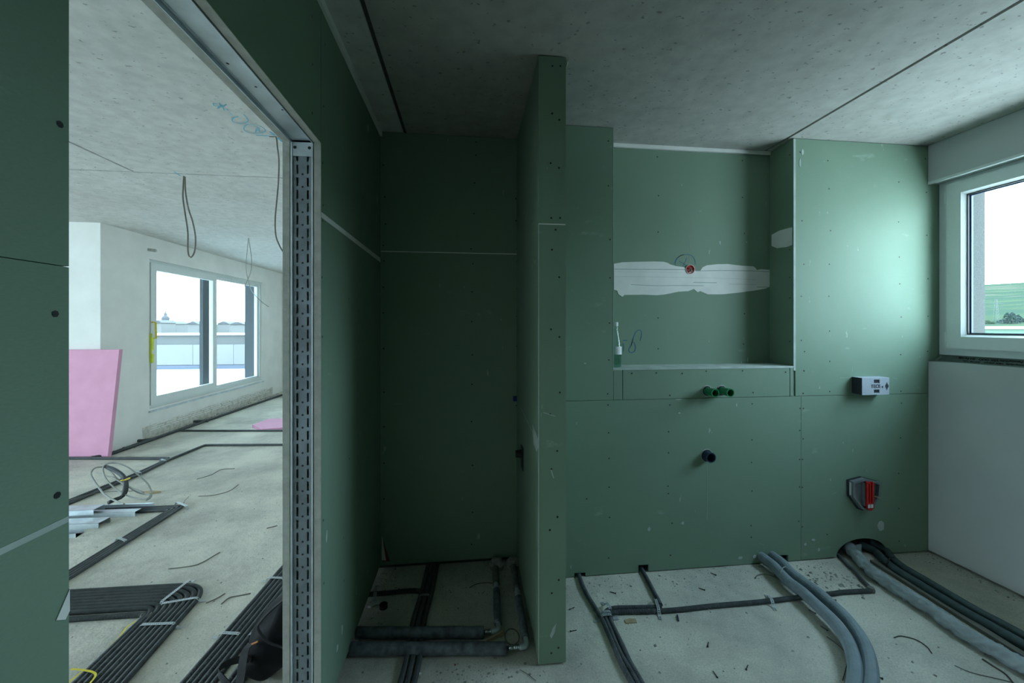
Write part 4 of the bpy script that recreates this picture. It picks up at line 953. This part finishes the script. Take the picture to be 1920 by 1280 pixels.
lineC([(360, 790), (390, 789)], .02, 'short dark conduit stub under the terrace door')
lineC([(340, 807), (600, 807)], .014, 'dark conduit crossing the floor toward the small pink offcut')
for px, py, lab in ((305, 865, 'at the fork of the slanting conduits'), (172, 858, 'at the end of the conduit by the pink board'), (258, 888, 'on the slanting conduit above the coil')):
    q = G(px, py, .01); strap_over(q + Vector((-.05, .03, -.01)), q + Vector((.05, -.03, -.01)), .032, f'small pale strap {lab}', w=.02)
# leaning pink board
bl = [G(205, 853, 0), Vector((-4.80, 5.08, 0))]; th_ = Vector((.0, .05, 0))
p0 = Vector((-4.185, 5.075, .0)); p1 = Vector((-4.80, 5.075, .0))
q0 = Vector((-4.10, 5.122, 1.262)); q1 = Vector((-4.80, 5.122, 1.262))
nb = (q0 - p0).cross(p1 - p0).normalized() * -.05
if nb.y < 0: nb = -nb
m = MB(); m.quadprism([p0, p1, q1, q0], Vector((0, .05, 0))); pk = m.go('insulation_board', 'pink', label='large pink insulation board leaning on the white wall stub', cat='insulation board')
pc = [G(473, 801, .0), G(505, 789, .0), G(560, 789, .0), G(560, 804, .0), G(490, 809, .0)]
prism('insulation_offcut', pc, (0, 0, .04), 'pink', label='small flat pink insulation offcut on the floor by the doorway jamb', cat='insulation board')
# ---- metal profiles stack
def profile(a, b, w, h, zb, openside, label, th=.002, flat=False):
    """C-channel from a to b (floor points), web up (openside 'down') or lying on its side"""
    a, b = Vector(a), Vector(b); d = (b - a).normalized(); s_ = Vector((-d.y, d.x, 0)); L = (b - a)
    if openside == 'down': sec = [(-w / 2, 0), (-w / 2, h), (w / 2, h), (w / 2, 0)]
    elif openside == 'back': sec = [(-w / 2, .002), (w / 2, 0), (w / 2, h), (w / 2 - .022, h + .004)]
    elif openside == 'up': sec = [(-w / 2, h), (-w / 2, 0), (w / 2, 0), (w / 2, h)]
    else: sec = [(w / 2, 0), (-w / 2, 0), (-w / 2, h), (w / 2, h)]
    root = thing('steel_channel', (a.x, a.y, zb), label, 'metal profile')
    names = ['side_flange', 'channel_web', 'side_flange'] if openside != 'side' else ['lower_flange', 'channel_web', 'upper_flange']
    for nme, (p, q) in zip(names, zip(sec, sec[1:])):
        P0 = a + s_ * p[0] + Vector((0, 0, zb + p[1])); P1 = a + s_ * q[0] + Vector((0, 0, zb + q[1]))
        e = (P1 - P0).normalized(); nn_ = e.cross(d) * th
        m = MB(); m.quadprism([P0, P1, P1 + nn_, P0 + nn_], L); m.go(nme, 'galv', root)
    return root
def GL(px, py, z): return G(px, py, z)
def prof(pxr, pyr, z, w, h, op, lab, tilt=0., L=1.1):
    e = G(pxr, pyr, 0); profile(Vector((e.x - L, e.y - tilt * L, 0)), Vector((e.x, e.y, 0)), w, h, z, op, lab)
prof(281, 958, .0, .085, .050, 'back', 'rearmost and longest galvanised steel channel lying on the living room floor', -.03)
prof(259, 965, .0, .06, .04, 'side', 'low galvanised steel channel in the middle of the profile stack', -.03)
prof(196, 984, .0, .10, .04, 'down', 'front wide galvanised steel channel with its open end toward the doorway', -.02)
prof(186, 970, .046, .10, .04, 'down', 'galvanised steel channel stacked on top of the other profiles', .02)
prof(150, 1003, .0, .07, .03, 'up', 'cut galvanised steel channel, nearest of the profile stack', .10, .8)
# ---- cable coil
def P3(px, py, y): return PY(px, py, y)
def cablepath(L, r, nm, mat, lab, zoff=(120, 840, 6.738)):
    zf = zoomf(*zoff); pts = []
    for a, b, y in L:
        p = PY(*zf((a, b)), y); p.z = max(p.z, r); pts.append(p)
    m = MB(); m.tube(smooth_path(pts, .02), r, 8); return m.go(nm, mat, smooth=True, label=lab, cat='cable')
Y0 = 3.62
cablepath([(500, 235, Y0 + .2), (400, 245, Y0 + .15), (345, 300, Y0 + .1), (350, 360, Y0 + .05), (420, 470, Y0), (500, 570, Y0 - .08), (600, 640, Y0 - .12), (700, 685, Y0 - .15), (760, 705, Y0 - .2)], .0065, 'coiled_cable', 'cable', 'outer left arm of the grey cable coil behind the metal profiles')
cablepath([(1040, 660, Y0 - .12), (1095, 620, Y0 - .05), (1100, 540, Y0), (1050, 440, Y0 + .05), (930, 330, Y0 + .1), (800, 235, Y0 + .15), (680, 190, Y0 + .2), (570, 190, Y0 + .18), (500, 230, Y0 + .1), (495, 300, Y0 + .05), (540, 400, Y0), (640, 500, Y0 - .02), (760, 580, Y0 - .05), (900, 630, Y0 - .08), (1040, 640, Y0 - .1), (1085, 600, Y0 - .08), (1050, 580, Y0 - .02), (940, 560, Y0), (820, 490, Y0), (690, 400, Y0 + .02), (590, 300, Y0 + .06), (510, 235, Y0 + .12)], .006, 'coiled_cable', 'cable', 'large grey cable loop standing up behind the metal profiles')
cablepath([(420, 312, Y0 + .1), (520, 345, Y0 + .06), (620, 370, Y0 + .02), (720, 430, Y0), (850, 500, Y0 - .02), (1010, 560, Y0 - .04)], .006, 'coiled_cable', 'cable', 'grey cable end pointing left inside the coil')
cablepath([(60, 662, Y0 - .1), (250, 600, Y0), (500, 555, Y0 + .1), (700, 543, Y0 + .12), (870, 540, Y0 + .12)], .003, 'thin_cable', 'cable_dk', 'thin dark cable lying flat on the floor left of the coil')
cablepath([(525, 232, Y0 + .12), (620, 262, Y0 + .08), (710, 315, Y0 + .04), (775, 390, Y0), (790, 470, Y0 - .02), (775, 560, Y0 - .04), (720, 620, Y0 - .06), (640, 650, Y0 - .1), (560, 690, Y0 - .14)], .015, 'bent_conduit', 'conduit', 'thick black conduit pair rising and bending through the grey coil')
cablepath([(540, 240, Y0 + .1), (640, 285, Y0 + .06), (730, 350, Y0 + .02), (770, 420, Y0 - .02), (765, 500, Y0 - .04), (745, 600, Y0 - .07)], .012, 'bent_conduit', 'conduit', 'second black conduit inside the bend of the first one')
zf = zoomf(120, 840, 6.738)
q = PY(*zf((775, 395)), Y0 - .03); m = MB(); m.tube([q + Vector((.035 * math.cos(t), .012 * math.sin(t), .008 * math.cos(t) + .004 * math.sin(2 * t))) for t in [k * math.pi / 8 for k in range(16)]], .003, 6, closed=True); m.go('yellow_tie', 'yellow', label='yellow string tied round the black conduit of the coil', cat='tie')
q = G(*zf((1075, 572))); prism('wood_chip', [q + Vector(v) for v in [(-.09, .005, 0), (.0, .03, 0), (.10, .0, 0), (.02, -.02, 0)]], (0, 0, .018), 'wood', label='pale wood chip beneath the grey cable coil', cat='wood scrap')
# ---- black bag beside the jamb
bgc = G(525, 1215, 0); bag = thing('black_bag', (bgc.x, bgc.y, 0), 'soft black bag with hanging carrying straps lying behind the doorway jamb', 'bag')
def zb7(a, b, y): return PY(340 + a / 5.332, 1040 + b / 5.332, y)
YBG = 1.86
outl = [(1060, 395), (950, 480), (850, 560), (780, 640), (740, 700), (730, 780), (720, 840), (690, 890), (660, 960), (655, 1040), (680, 1090), (760, 1125), (870, 1165), (940, 1150), (1010, 1095), (1100, 1020), (1300, 900), (1400, 700), (1350, 480), (1200, 380)]
O = [zb7(a, b, YBG) for a, b in outl]
zmin = min(p.z for p in O); cx_ = sum(p.x for p in O) / len(O); cz_ = sum(p.z for p in O) / len(O)
O = [Vector((p.x, p.y, max(.004, p.z + (0 - zmin) * .9))) for p in O]
O = resample(smooth_path(O + [O[0]], .01), .02)[:-1]
V = []; Fc = []; n = len(O); rings = 14
for j in range(rings + 1):
    t = -1 + 2 * j / rings; sc = max(.02, (1 - abs(t) ** 2.6) ** .45)
    for p in O:
        z = cz_ * .9 + (p.z - cz_ * .9) * sc; x = cx_ + (p.x - cx_) * sc
        v = Vector((x, YBG + .02 + t * .15, z)); k = noise.noise(v * 11) * .010
        V.append(v + Vector((k, -k, k)))
for j in range(rings):
    for i in range(n): Fc.append((j * n + i, j * n + (i + 1) % n, (j + 1) * n + (i + 1) % n, (j + 1) * n + i))
Fc += [tuple(range(n)), tuple(rings * n + i for i in range(n - 1, -1, -1))]
zlow = min(v.z for v in V); V = [Vector((v.x, v.y, max(.002, v.z - zlow))) for v in V]
mk('bag_body', V, Fc, 'bag', bag, smooth=True)
zsh = YBG - .135
flap = [zb7(a, b, zsh) for a, b in [(1060, 420), (960, 500), (860, 590), (775, 690), (765, 730), (800, 800), (870, 870), (960, 905), (1045, 930)]]
m = MB(); m.tube(smooth_path(flap, .01), .005, 8); m.go('piping', 'bagstrap', bag, smooth=True)
def strap7(L, lab, w=.035):
    P = smooth_path([zb7(a, b, y) for a, b, y in L], .01); P = [Vector((p.x, p.y, max(p.z, .006))) for p in P]
    return ribbon(P, w, .003, (1, .0, .25)).go(lab, 'bagstrap', bag)
strap7([(690, 890, 1.74), (640, 960, 1.71), (615, 1080, 1.68), (600, 1200, 1.66), (575, 1330, 1.64)], 'carrying_strap', .032)
P = smooth_path([zb7(a, b, y) for a, b, y in [(690, 1040, 1.74), (580, 1050, 1.72), (470, 1080, 1.70), (400, 1130, 1.69), (390, 1190, 1.68), (440, 1260, 1.66), (500, 1330, 1.65)]], .01)
P = [Vector((p.x, p.y, max(p.z, .006))) for p in P]; ribbon(P, .030, .003, (.25, 0, 1)).go('carrying_strap', 'bagstrap', bag)
m = MB(); c = zb7(735, 880, 1.715); m.tube([c + Vector((-.012, 0, -.004)), c, c + Vector((.012, 0, .005))], .0035, 6); m.go('zip_pull', 'orangey', bag, label='small orange zip pull')

# ================================================================ HANGING CABLES, LEVEL
def hang(L, r, lab, mat='cable_dk', y=None):
    pts = []
    for px, py, yy in L:
        p = PY(px, py, yy); p.z = min(p.z, CEIL - .002); pts.append(p)
    m = MB(); m.tube(smooth_path(pts, .02), r, 7); return m.go('hanging_cable', mat, smooth=True, label=lab, cat='cable')
yc_ = 3.40
hang([(345, 330, yc_), (343.5, 350, yc_), (343, 372, yc_), (347, 400, yc_), (352, 435, yc_), (352, 465, yc_), (354, 479, yc_), (359, 482, yc_), (365, 470, yc_), (366.5, 445, yc_), (361, 415, yc_), (353, 390, yc_), (348, 360, yc_), (346.5, 331, yc_)], .0055, 'narrow U-shaped cable loop hanging from the living room ceiling')
y2 = 2.02
y2 = G(0, 0) .y * 0 + (F_PX * (CEIL - CZ) / (HY - 256)) * dr(520)[1]
hang([(505, 255, y2), (512, 255, y2), (518, 257, y2), (520, 275, y2), (523, 300, y2), (522, 340, y2), (519, 375, y2), (516, 410, y2), (517, 440, y2), (523, 458, y2), (531, 472, y2), (540, 480, y2)], .0045, 'single cable hanging beside the doorway jamb from the living room ceiling')
y3 = (F_PX * (CEIL - CZ) / (HY - 446)) * dr(466)[1]
hang([(466, 446, y3), (463, 475, y3), (461, 500, y3), (464, 520, y3), (472, 545, y3), (490, 565, y3), (504, 575, y3)], .005, 'thin distant cable hanging in front of the terrace door, bending right', 'cable')
hang([(466, 446, y3), (471, 480, y3), (471, 505, y3), (464, 525, y3), (455, 542, y3)], .005, 'thin distant cable hanging in front of the terrace door, bending left', 'cable')
# spirit level standing beside the terrace door
lv = thing('spirit_level', PX(282, 682, LXW + .03), 'yellow spirit level hanging beside the terrace door frame', 'spirit level')
a = PX(283, 680, LXW + .006)
box('level_body', (LXW + .006, a.y - .018, a.z), (LXW + .03, a.y + .018, a.z + .40), 'level', lv)
for f_ in (.25, .7): box('vial', (LXW + .0305, a.y - .014, a.z + .5 * f_), (LXW + .033, a.y + .014, a.z + .5 * f_ + .05), 'label', lv)
sb = PX(278, 468, LXW); m = MB(); m.tube([(LXW, sb.y, sb.z), (LXW + .09, sb.y + .01, sb.z - .01)], .02, 8); m.go('roller_strap_guide', 'core', label='small stub in the plaster above the terrace door corner', cat='wall stub')
# marker writing on the living ceiling
zf = zoomf(0, 0, 2.909)
def onC(L): return [(lambda p: (lambda t, d: Vector((d[0] * t, d[1] * t, CEIL)))(F_PX * (CEIL - CZ) / (HY - p[1]), dr(p[0])))(zf(a)) for a in L]
LS = [[(1160, 562), (1185, 566)], [(1162, 562), (1170, 578), (1188, 576), (1195, 590)], [(1195, 560), (1205, 578)], [(1185, 590), (1210, 570)], [(1205, 568), (1225, 600)], [(1212, 582), (1235, 565)], [(1236, 590), (1245, 600)], [(1255, 612), (1266, 628)],
      [(1300, 630), (1272, 640), (1268, 658), (1290, 668), (1330, 668), (1355, 655)], [(1330, 620), (1350, 645), (1355, 655)], [(1400, 680), (1350, 675), (1330, 695), (1345, 715), (1380, 725), (1430, 720), (1448, 705), (1420, 685), (1400, 680)], [(1395, 720), (1400, 700), (1410, 690), (1415, 715)], [(1395, 706), (1420, 706)]]
join(*[stroke(onC(L), .0055, (0, 0, -1), .0008 + .0004 * k) for k, L in enumerate(LS)]).go('marker_writing', 'cyan', ce)
LS = [[(1395, 736), (1470, 741)], [(1470, 715), (1500, 735)], [(1475, 728), (1500, 738)], [(1510, 748), (1540, 772)], [(950, 935), (985, 958)]]
join(*[stroke(onC(L), .010, (0, 0, -1), .0008 + .0004 * k) for k, L in enumerate(LS)]).go('marker_writing', 'cyan', ce)
# ================================================================ DEBRIS
def chip(m, x, y, s, z=0):
    s *= .45 + .5 * random.random() ** 4 * 3
    a = random.uniform(0, 6.28); P = [Vector((x + s * random.uniform(.5, 1) * math.cos(a + k * 1.57), y + s * random.uniform(.5, 1) * math.sin(a + k * 1.57), z)) for k in range(4)]
    t = Vector((x + random.uniform(-.3, .3) * s, y + random.uniform(-.3, .3) * s, z + s * random.uniform(.3, .8)))
    m.add(P + [t], [(3, 2, 1, 0), (0, 1, 4), (1, 2, 4), (2, 3, 4), (3, 0, 4)])
m = MB()
for i in range(2600):
    x = random.uniform(XL, XR); y = random.uniform(.9, YF - .01)
    if random.random() < .45: y = YF - abs(random.gauss(0, .12)) - .005
    if y < .5: continue
    chip(m, x, y, random.choice((.002, .003, .003, .004, .006)))
for i in range(300): chip(m, random.gauss(2.15, .15), min(YF - .01, random.gauss(2.15, .08)), random.uniform(.003, .011))
for i in range(260): chip(m, random.gauss(.02, .12), random.gauss(1.72, .05), random.uniform(.002, .008))
for i in range(400): chip(m, random.uniform(XL, PXL), random.uniform(YF, YB - .01), random.uniform(.002, .006))
for i in range(260): chip(m, XR - abs(random.gauss(0, .05)), random.uniform(1.2, YF), random.uniform(.003, .010))
m.go('floor_crumbs', 'debris', label='scattered grey mortar crumbs over the bathroom floor', cat='debris', kind='stuff')
m = MB()
for i in range(3200):
    y = random.uniform(1.6, 9) if random.random() < .4 else random.uniform(1.6, 4); x = random.uniform(LXW, LX - .05); chip(m, x, y, random.choice((.002, .003, .003, .005)))
for i in range(600): chip(m, LXW + abs(random.gauss(0, .06)), random.uniform(5.2, 9.5), random.uniform(.006, .018))
m.go('floor_crumbs', 'debris', label='scattered grey mortar crumbs over the living room floor', cat='debris', kind='stuff')
# loose drywall screws
def screw_at(px, py, ang, where):
    q = G(px, py, .003); d = Vector((math.cos(ang), math.sin(ang), 0))
    m = MB(); m.tube([q, q + d * .004, q + d * .006, q + d * .032, q + d * .036], lambda i: (.0042, .004, .0021, .0019, .0004)[i], 7)
    m.go('loose_screw', 'screw', label='black drywall screw lying ' + where, cat='screw', group='loose screws on the bathroom floor')
for a in [(1069, 1183, .1, 'close to the right edge of the partition, nearer the camera'), (1327, 1212, .9, 'in the open middle of the floor, below the crossing conduit'), (1399, 1255, .7, 'between the floor middle and the grey hoses near the bottom edge'), (1345, 1270, 1.5, 'pointing upward at the bottom edge of the picture'), (1322, 1106, 2.4, 'between the crossing conduit and the green wall, in its middle'), (1530, 1150, 2.0, 'just left of the bend of the grey hoses, the upper one'), (1552, 1182, 1.8, 'just left of the bend of the grey hoses, the lower one'), (1656, 1272, 2.4, 'right beside the grey hoses at the bottom edge'), (1155, 1112, 2.6, 'between the first and the second wall hole'), (1068, 1142, .4, 'close to the right edge of the partition, farther from the camera'), (1568, 1125, 2.2, 'between the grey hoses and the wrapped pipe'), (741, 1067, 1.6, 'at the back wall of the shower recess'), (1343, 1078, 2.2, 'at the foot of the green wall under the drain stub')]: screw_at(*a)
def wire_at(pts, r, nm, mat, lab, z=.003):
    m = MB(); m.tube(smooth_path([G(a, b, z) for a, b in pts], .01), r, 6); m.go(nm, mat, smooth=True, label=lab, cat='wire' if 'wire' in nm else 'scrap')
wire_at([(1676, 1195), (1690, 1192), (1718, 1199), (1738, 1212), (1747, 1224)], .0022, 'wire_scrap', 'twig', 'curved thin wire on the floor between the grey hoses and wrapped pipe')
wire_at([(1842, 1235), (1862, 1248), (1885, 1263), (1900, 1280)], .0035, 'wire_scrap', 'twig', 'dark bent wire near the lower right corner of the floor')
wire_at([(1550, 1193), (1570, 1208), (1588, 1228), (1587, 1248), (1580, 1275)], .0018, 'wire_scrap', 'twig', 'thin wire on the floor left of the grey hoses')
wire_at([(1790, 1247), (1820, 1260), (1870, 1272), (1900, 1279)], .0015, 'wire_scrap', 'twig', 'very thin wire lying below the wrapped pipe')
wire_at([(975, 1255), (990, 1264), (1005, 1276)], .0012, 'wire_scrap', 'twig', 'hair-thin wire near the foot of the partition')
wire_at([(880, 1102), (892, 1095), (912, 1092), (926, 1093)], .0018, 'wire_scrap', 'twig', 'thin curved wire on the shower recess floor')
for k, (L, lab) in enumerate([([(316, 1066), (350, 1062), (375, 1056), (412, 1035)], 'long thin stalk on the living room floor above the bent conduits'), ([(369, 898), (395, 890), (415, 880), (440, 878)], 'curved stalk on the far part of the living room floor'), ([(386, 1130), (405, 1122), (422, 1112)], 'thin stalk right of the conduit bend'), ([(415, 1132), (430, 1120), (450, 1116), (470, 1112)], 'wavy stalk between the two conduit bundles'), ([(372, 930), (400, 928), (430, 920), (447, 908)], 'pale bent stalk in the middle of the living room floor'), ([(500, 990), (520, 985)], 'short stalk near the doorway jamb')]):
    wire_at(L, .003, 'dry_stalk', 'cable_dk', lab)
q = G(1271, 1158, .004); m = MB(); m.tube([q + Vector((-.008, -.02, 0)), q + Vector((.008, .02, 0))], .004, 8); m.go('wall_plug', 'navy', label='small blue plastic tube on the floor below the crossing conduit', cat='wall plug')
q = G(1182, 1165, 0); prism('cardboard_scrap', [q + Vector(v) for v in [(-.03, -.012, 0), (.03, -.014, 0), (.034, .012, 0), (.0, .018, 0), (-.028, .012, 0)]], (0, 0, .004), 'wood', label='flat tan paper scrap beside the strapped conduits', cat='paper scrap')
for (px, py, s_, mt, lab) in [(1289, 1143, .012, 'wood', 'small tan lump at the foot of the crossing conduit'), (1291, 1198, .006, 'rust', 'tiny red flake in the middle of the bathroom floor'), (853, 1246, .01, 'rust', 'red flake in front of the shower recess'), (787, 1262, .016, 'putty', 'white filler lump right of the shower conduits'), (1519, 1087, .014, 'debris', 'dark stone lump near the grey hoses'), (1107, 1193, .01, 'putty', 'white filler crumb left of the three conduits'), (1577, 1097, .012, 'debris', 'grey stone lump behind the grey hoses')]:
    q = G(px, py, 0); m = MB(); chip(m, q.x, q.y, s_ * 1.4); m.go('floor_scrap', mt, label=lab, cat='scrap')

# ================================================================ OUTSIDE
box('terrace_floor', (-19, -3, .0), (-7.73, 16, .12), 'terrace', kind='structure', label='white terrace surface outside the living room')
box('terrace_floor', (-7.73, 5.2, .0), (LXW - .365, 16, .12), 'terrace', kind='structure', label='white terrace surface in front of the sliding door')
pt = thing('terrace_parapet', (-11, 14, .12), 'long pale terrace parapet wall outside the sliding door', 'parapet')
yp = 14.
zt_ = lambda py: PY(330, py, yp).z
box('parapet_core', (-19, yp + .02, .12), (LXW - .3, yp + .3, zt_(628)), 'parapet', pt); box('parapet_cap', (-19, yp - .08, zt_(628)), (LXW - .3, yp + .35, zt_(624.5)), 'roofwhite', pt)
box('shaded_foot', (-19, yp - .03, .12), (LXW - .3, yp, zt_(685)), 'block_shade', pt)  # strip coloured as the shaded base of the white wall
for k in range(12):
    box('concrete_block', (-19 + k * 1.25, yp - .015, zt_(684)), (-19 + k * 1.25 + 1.24, yp + .02, zt_(646)), 'block', pt)
def pillar(pa_, pb_, x, lab, dx=.3):
    a, b = PX(pa_, 600, x - dx), PX(pb_, 600, x); box('facade_pillar', (x - dx, a.y, .12), (x, b.y, 2.9), 'pillar', label=lab, cat='pillar')
pillar(374, 403, LXW - .40, 'dark blue-grey pillar outside behind the left door pane', .06)

# church and houses on the skyline
def sky_house(px0, px1, py0, py1, Y, lab, roof=0):
    a, b = PY(px0, py0, Y), PY(px1, py1, Y); root = thing('distant_house', (a.x, Y, -12), lab, 'house')
    box('wall', (a.x, Y, -12), (b.x, Y + 10, a.z), 'town', root)
    h = roof; m = MB(); m.quadprism([(a.x - .5, Y - .5, a.z), (b.x + .5, Y - .5, a.z), ((a.x + b.x) / 2, Y - .5, a.z + h)], (0, 11, 0)); m.go('roof', 'townroof', root)
Yc = 260; c = PY(306.5, 611, Yc); ch = thing('church_tower', (c.x, Yc, -12), 'pale distant church tower with an onion dome on the skyline', 'church')
zc = lambda py: PY(306.5, py, Yc).z
box('tower_shaft', (c.x - 1.6, Yc, -12), (c.x + 1.6, Yc + 3.2, zc(601)), 'town', ch)
m = MB(); m.lathe([(1.9, 0), (1.9, .6), (2.1, 1.4), (1.5, 2.6), (.8, 3.3), (.9, 4.0), (.35, 5), (.05, 7)], (c.x, Yc + 1.6, zc(601)), 12); m.go('onion_dome', 'townroof', ch, smooth=True)
for i, (a_, b_, t_, r_h, Y) in enumerate([(292, 302, 605, 1.5, 220), (311, 330, 607, 1.5, 236), (332, 350, 608, 1.2, 250), (352, 372, 607.5, 1.6, 220), (408, 430, 607, 1.6, 240), (432, 458, 608, 1.4, 210)]):
    sky_house(a_, b_, t_, 620, Y, f"pale distant house, {ordn[i]} from the left on the skyline beyond the terrace", r_h)
# terrain: far plain and vineyard slopes
V = []; Fc = []; na, nr = 150, 46
for j in range(nr):
    r = 45 * (1.118 ** j)
    for i in range(na):
        az = -math.pi * .62 + math.pi * 1.24 * i / (na - 1); x, y = r * math.sin(az), r * math.cos(az); h = -14.
        w = max(0, min(1, (az - .25) / .5)) ** 1
        if r > 170: h += w * min(1, (r - 170) / 1500) ** 1.06 * (137 + 16 * noise.noise(Vector((x * .0011, y * .0011, 0))))
        lw = 1 - w
        if r > 1200: h += lw * min(1, (r - 1200) / 2500) * 30 * (1 + .4 * noise.noise(Vector((x * .0008, y * .0008, 3))))
        V.append((x, y, h))
for j in range(nr - 1):
    for i in range(na - 1): Fc.append((j * na + i, j * na + i + 1, (j + 1) * na + i + 1, (j + 1) * na + i))
mk('hillside', V, Fc, 'hills', smooth=True, label='green vineyard hills beyond the bathroom window', cat='hill', kind='structure')
# hall with white roof edge and green panels
hb = thing('factory_hall', (100, 58, -14), 'low pale green hall with white roof edges outside the bathroom window', 'building')
def wnd(px, py, D):
    d = dr(px); t = D; return Vector((d[0] * t, d[1] * t, CZ - (py - HY) * t / F_PX))
def slab(name, z0, z1, D, mat, grow=0):
    a, b = wnd(1780, 600, D), wnd(2400, 600, D); dd = (b - a).normalized(); nrm_ = Vector((-dd.y, dd.x, 0))
    if nrm_.dot(Vector((a.x, a.y, 0))) < 0: nrm_ = -nrm_
    m = MB(); m.quadprism([Vector((a.x, a.y, z0)) - nrm_ * grow, Vector((b.x, b.y, z0)) - nrm_ * grow, Vector((b.x, b.y, z1)) - nrm_ * grow, Vector((a.x, a.y, z1)) - nrm_ * grow], nrm_ * (12 + grow)); return m.go(name, mat, hb)
D = 62; zq = lambda py: CZ - (py - HY) * D / F_PX
slab('green_panel_wall', zq(628), zq(616.5), D, 'roofgreen'); slab('roof_edge', zq(616.5), zq(612), D, 'roofwhite', .3); slab('lower_wall', -14, zq(628), D, 'roofwhite', .2)
# trees on the slope
def blob_tree(px, py, D, h, w, lab, mat='leaf', cone=True):
    b = wnd(px, py, D); root = thing('hillside_tree', b, lab, 'tree')
    m = MB(); m.tube([b - Vector((0, 0, 6)), b + Vector((0, 0, h * .5))], .35, 6); m.go('trunk', 'bark', root)
    m = MB()
    for k in range(900):
        t = random.random(); rr = w * (1 - t) ** .7 if cone else w * math.sqrt(max(0, 1 - (2 * t - 1) ** 2)); a = random.uniform(0, 6.28); q = rr * random.uniform(.5, 1)
        c = b + Vector((q * math.cos(a), q * math.sin(a), h * (.05 + .95 * t))); s = random.uniform(.5, 1.1) * w * .12
        P = [c + Vector((random.uniform(-s, s), random.uniform(-s, s), random.uniform(-s, s) * .7)) for _ in range(4)]; m.add(P, [(0, 1, 2), (0, 2, 3), (0, 3, 1), (1, 3, 2)])
    m.go('foliage', mat, root)
blob_tree(1888, 610, 230, 7.6, 3.2, 'left dark tree of the dark clump on the green slope'); blob_tree(1898, 611, 228, 8.0, 3.8, 'tallest dark tree in the middle of the clump on the slope'); blob_tree(1909, 611, 232, 6.6, 3.8, 'right dark tree of the dark clump on the green slope')
blob_tree(1879, 610, 235, 3.6, 2.6, 'low dark bush left of the dark clump on the slope', cone=False); blob_tree(1852, 611, 235, 3.2, 3.2, 'light green bush beside the rough window reveal', 'leaf2', False); blob_tree(1920, 611, 235, 4.4, 4., 'bush cut by the right edge of the window view', 'leaf2', False)
# pylon
b = wnd(1868, 608, 245); top_ = 15.5; py_ = thing('power_pylon', b, 'faint lattice power pylon on the green slope', 'pylon'); m = MB()
for sx_, sy_ in ((-1, -1), (1, -1), (1, 1), (-1, 1)): m.tube([b + Vector((sx_ * 1.3, sy_ * 1.3, -6)), b + Vector((sx_ * .3, sy_ * .3, top_))], .08, 4)
m.go('lattice_leg', 'pylon', py_); m = MB()
for k in range(9):
    z0, z1 = top_ * k / 9, top_ * (k + 1) / 9; w0, w1 = 1.3 - 1.0 * k / 9, 1.3 - 1.0 * (k + 1) / 9
    m.tube([b + Vector((-w0, -w0, z0)), b + Vector((w1, -w1, z1))], .045, 3); m.tube([b + Vector((w0, w0, z0)), b + Vector((-w1, w1, z1))], .045, 3)
m.go('lattice_brace', 'pylon', py_); m = MB()
for z in (10.5, 13): m.tube([b + Vector((-2, 2, z)), b + Vector((2, -2, z))], .08, 4)
m.go('cross_arm', 'pylon', py_)
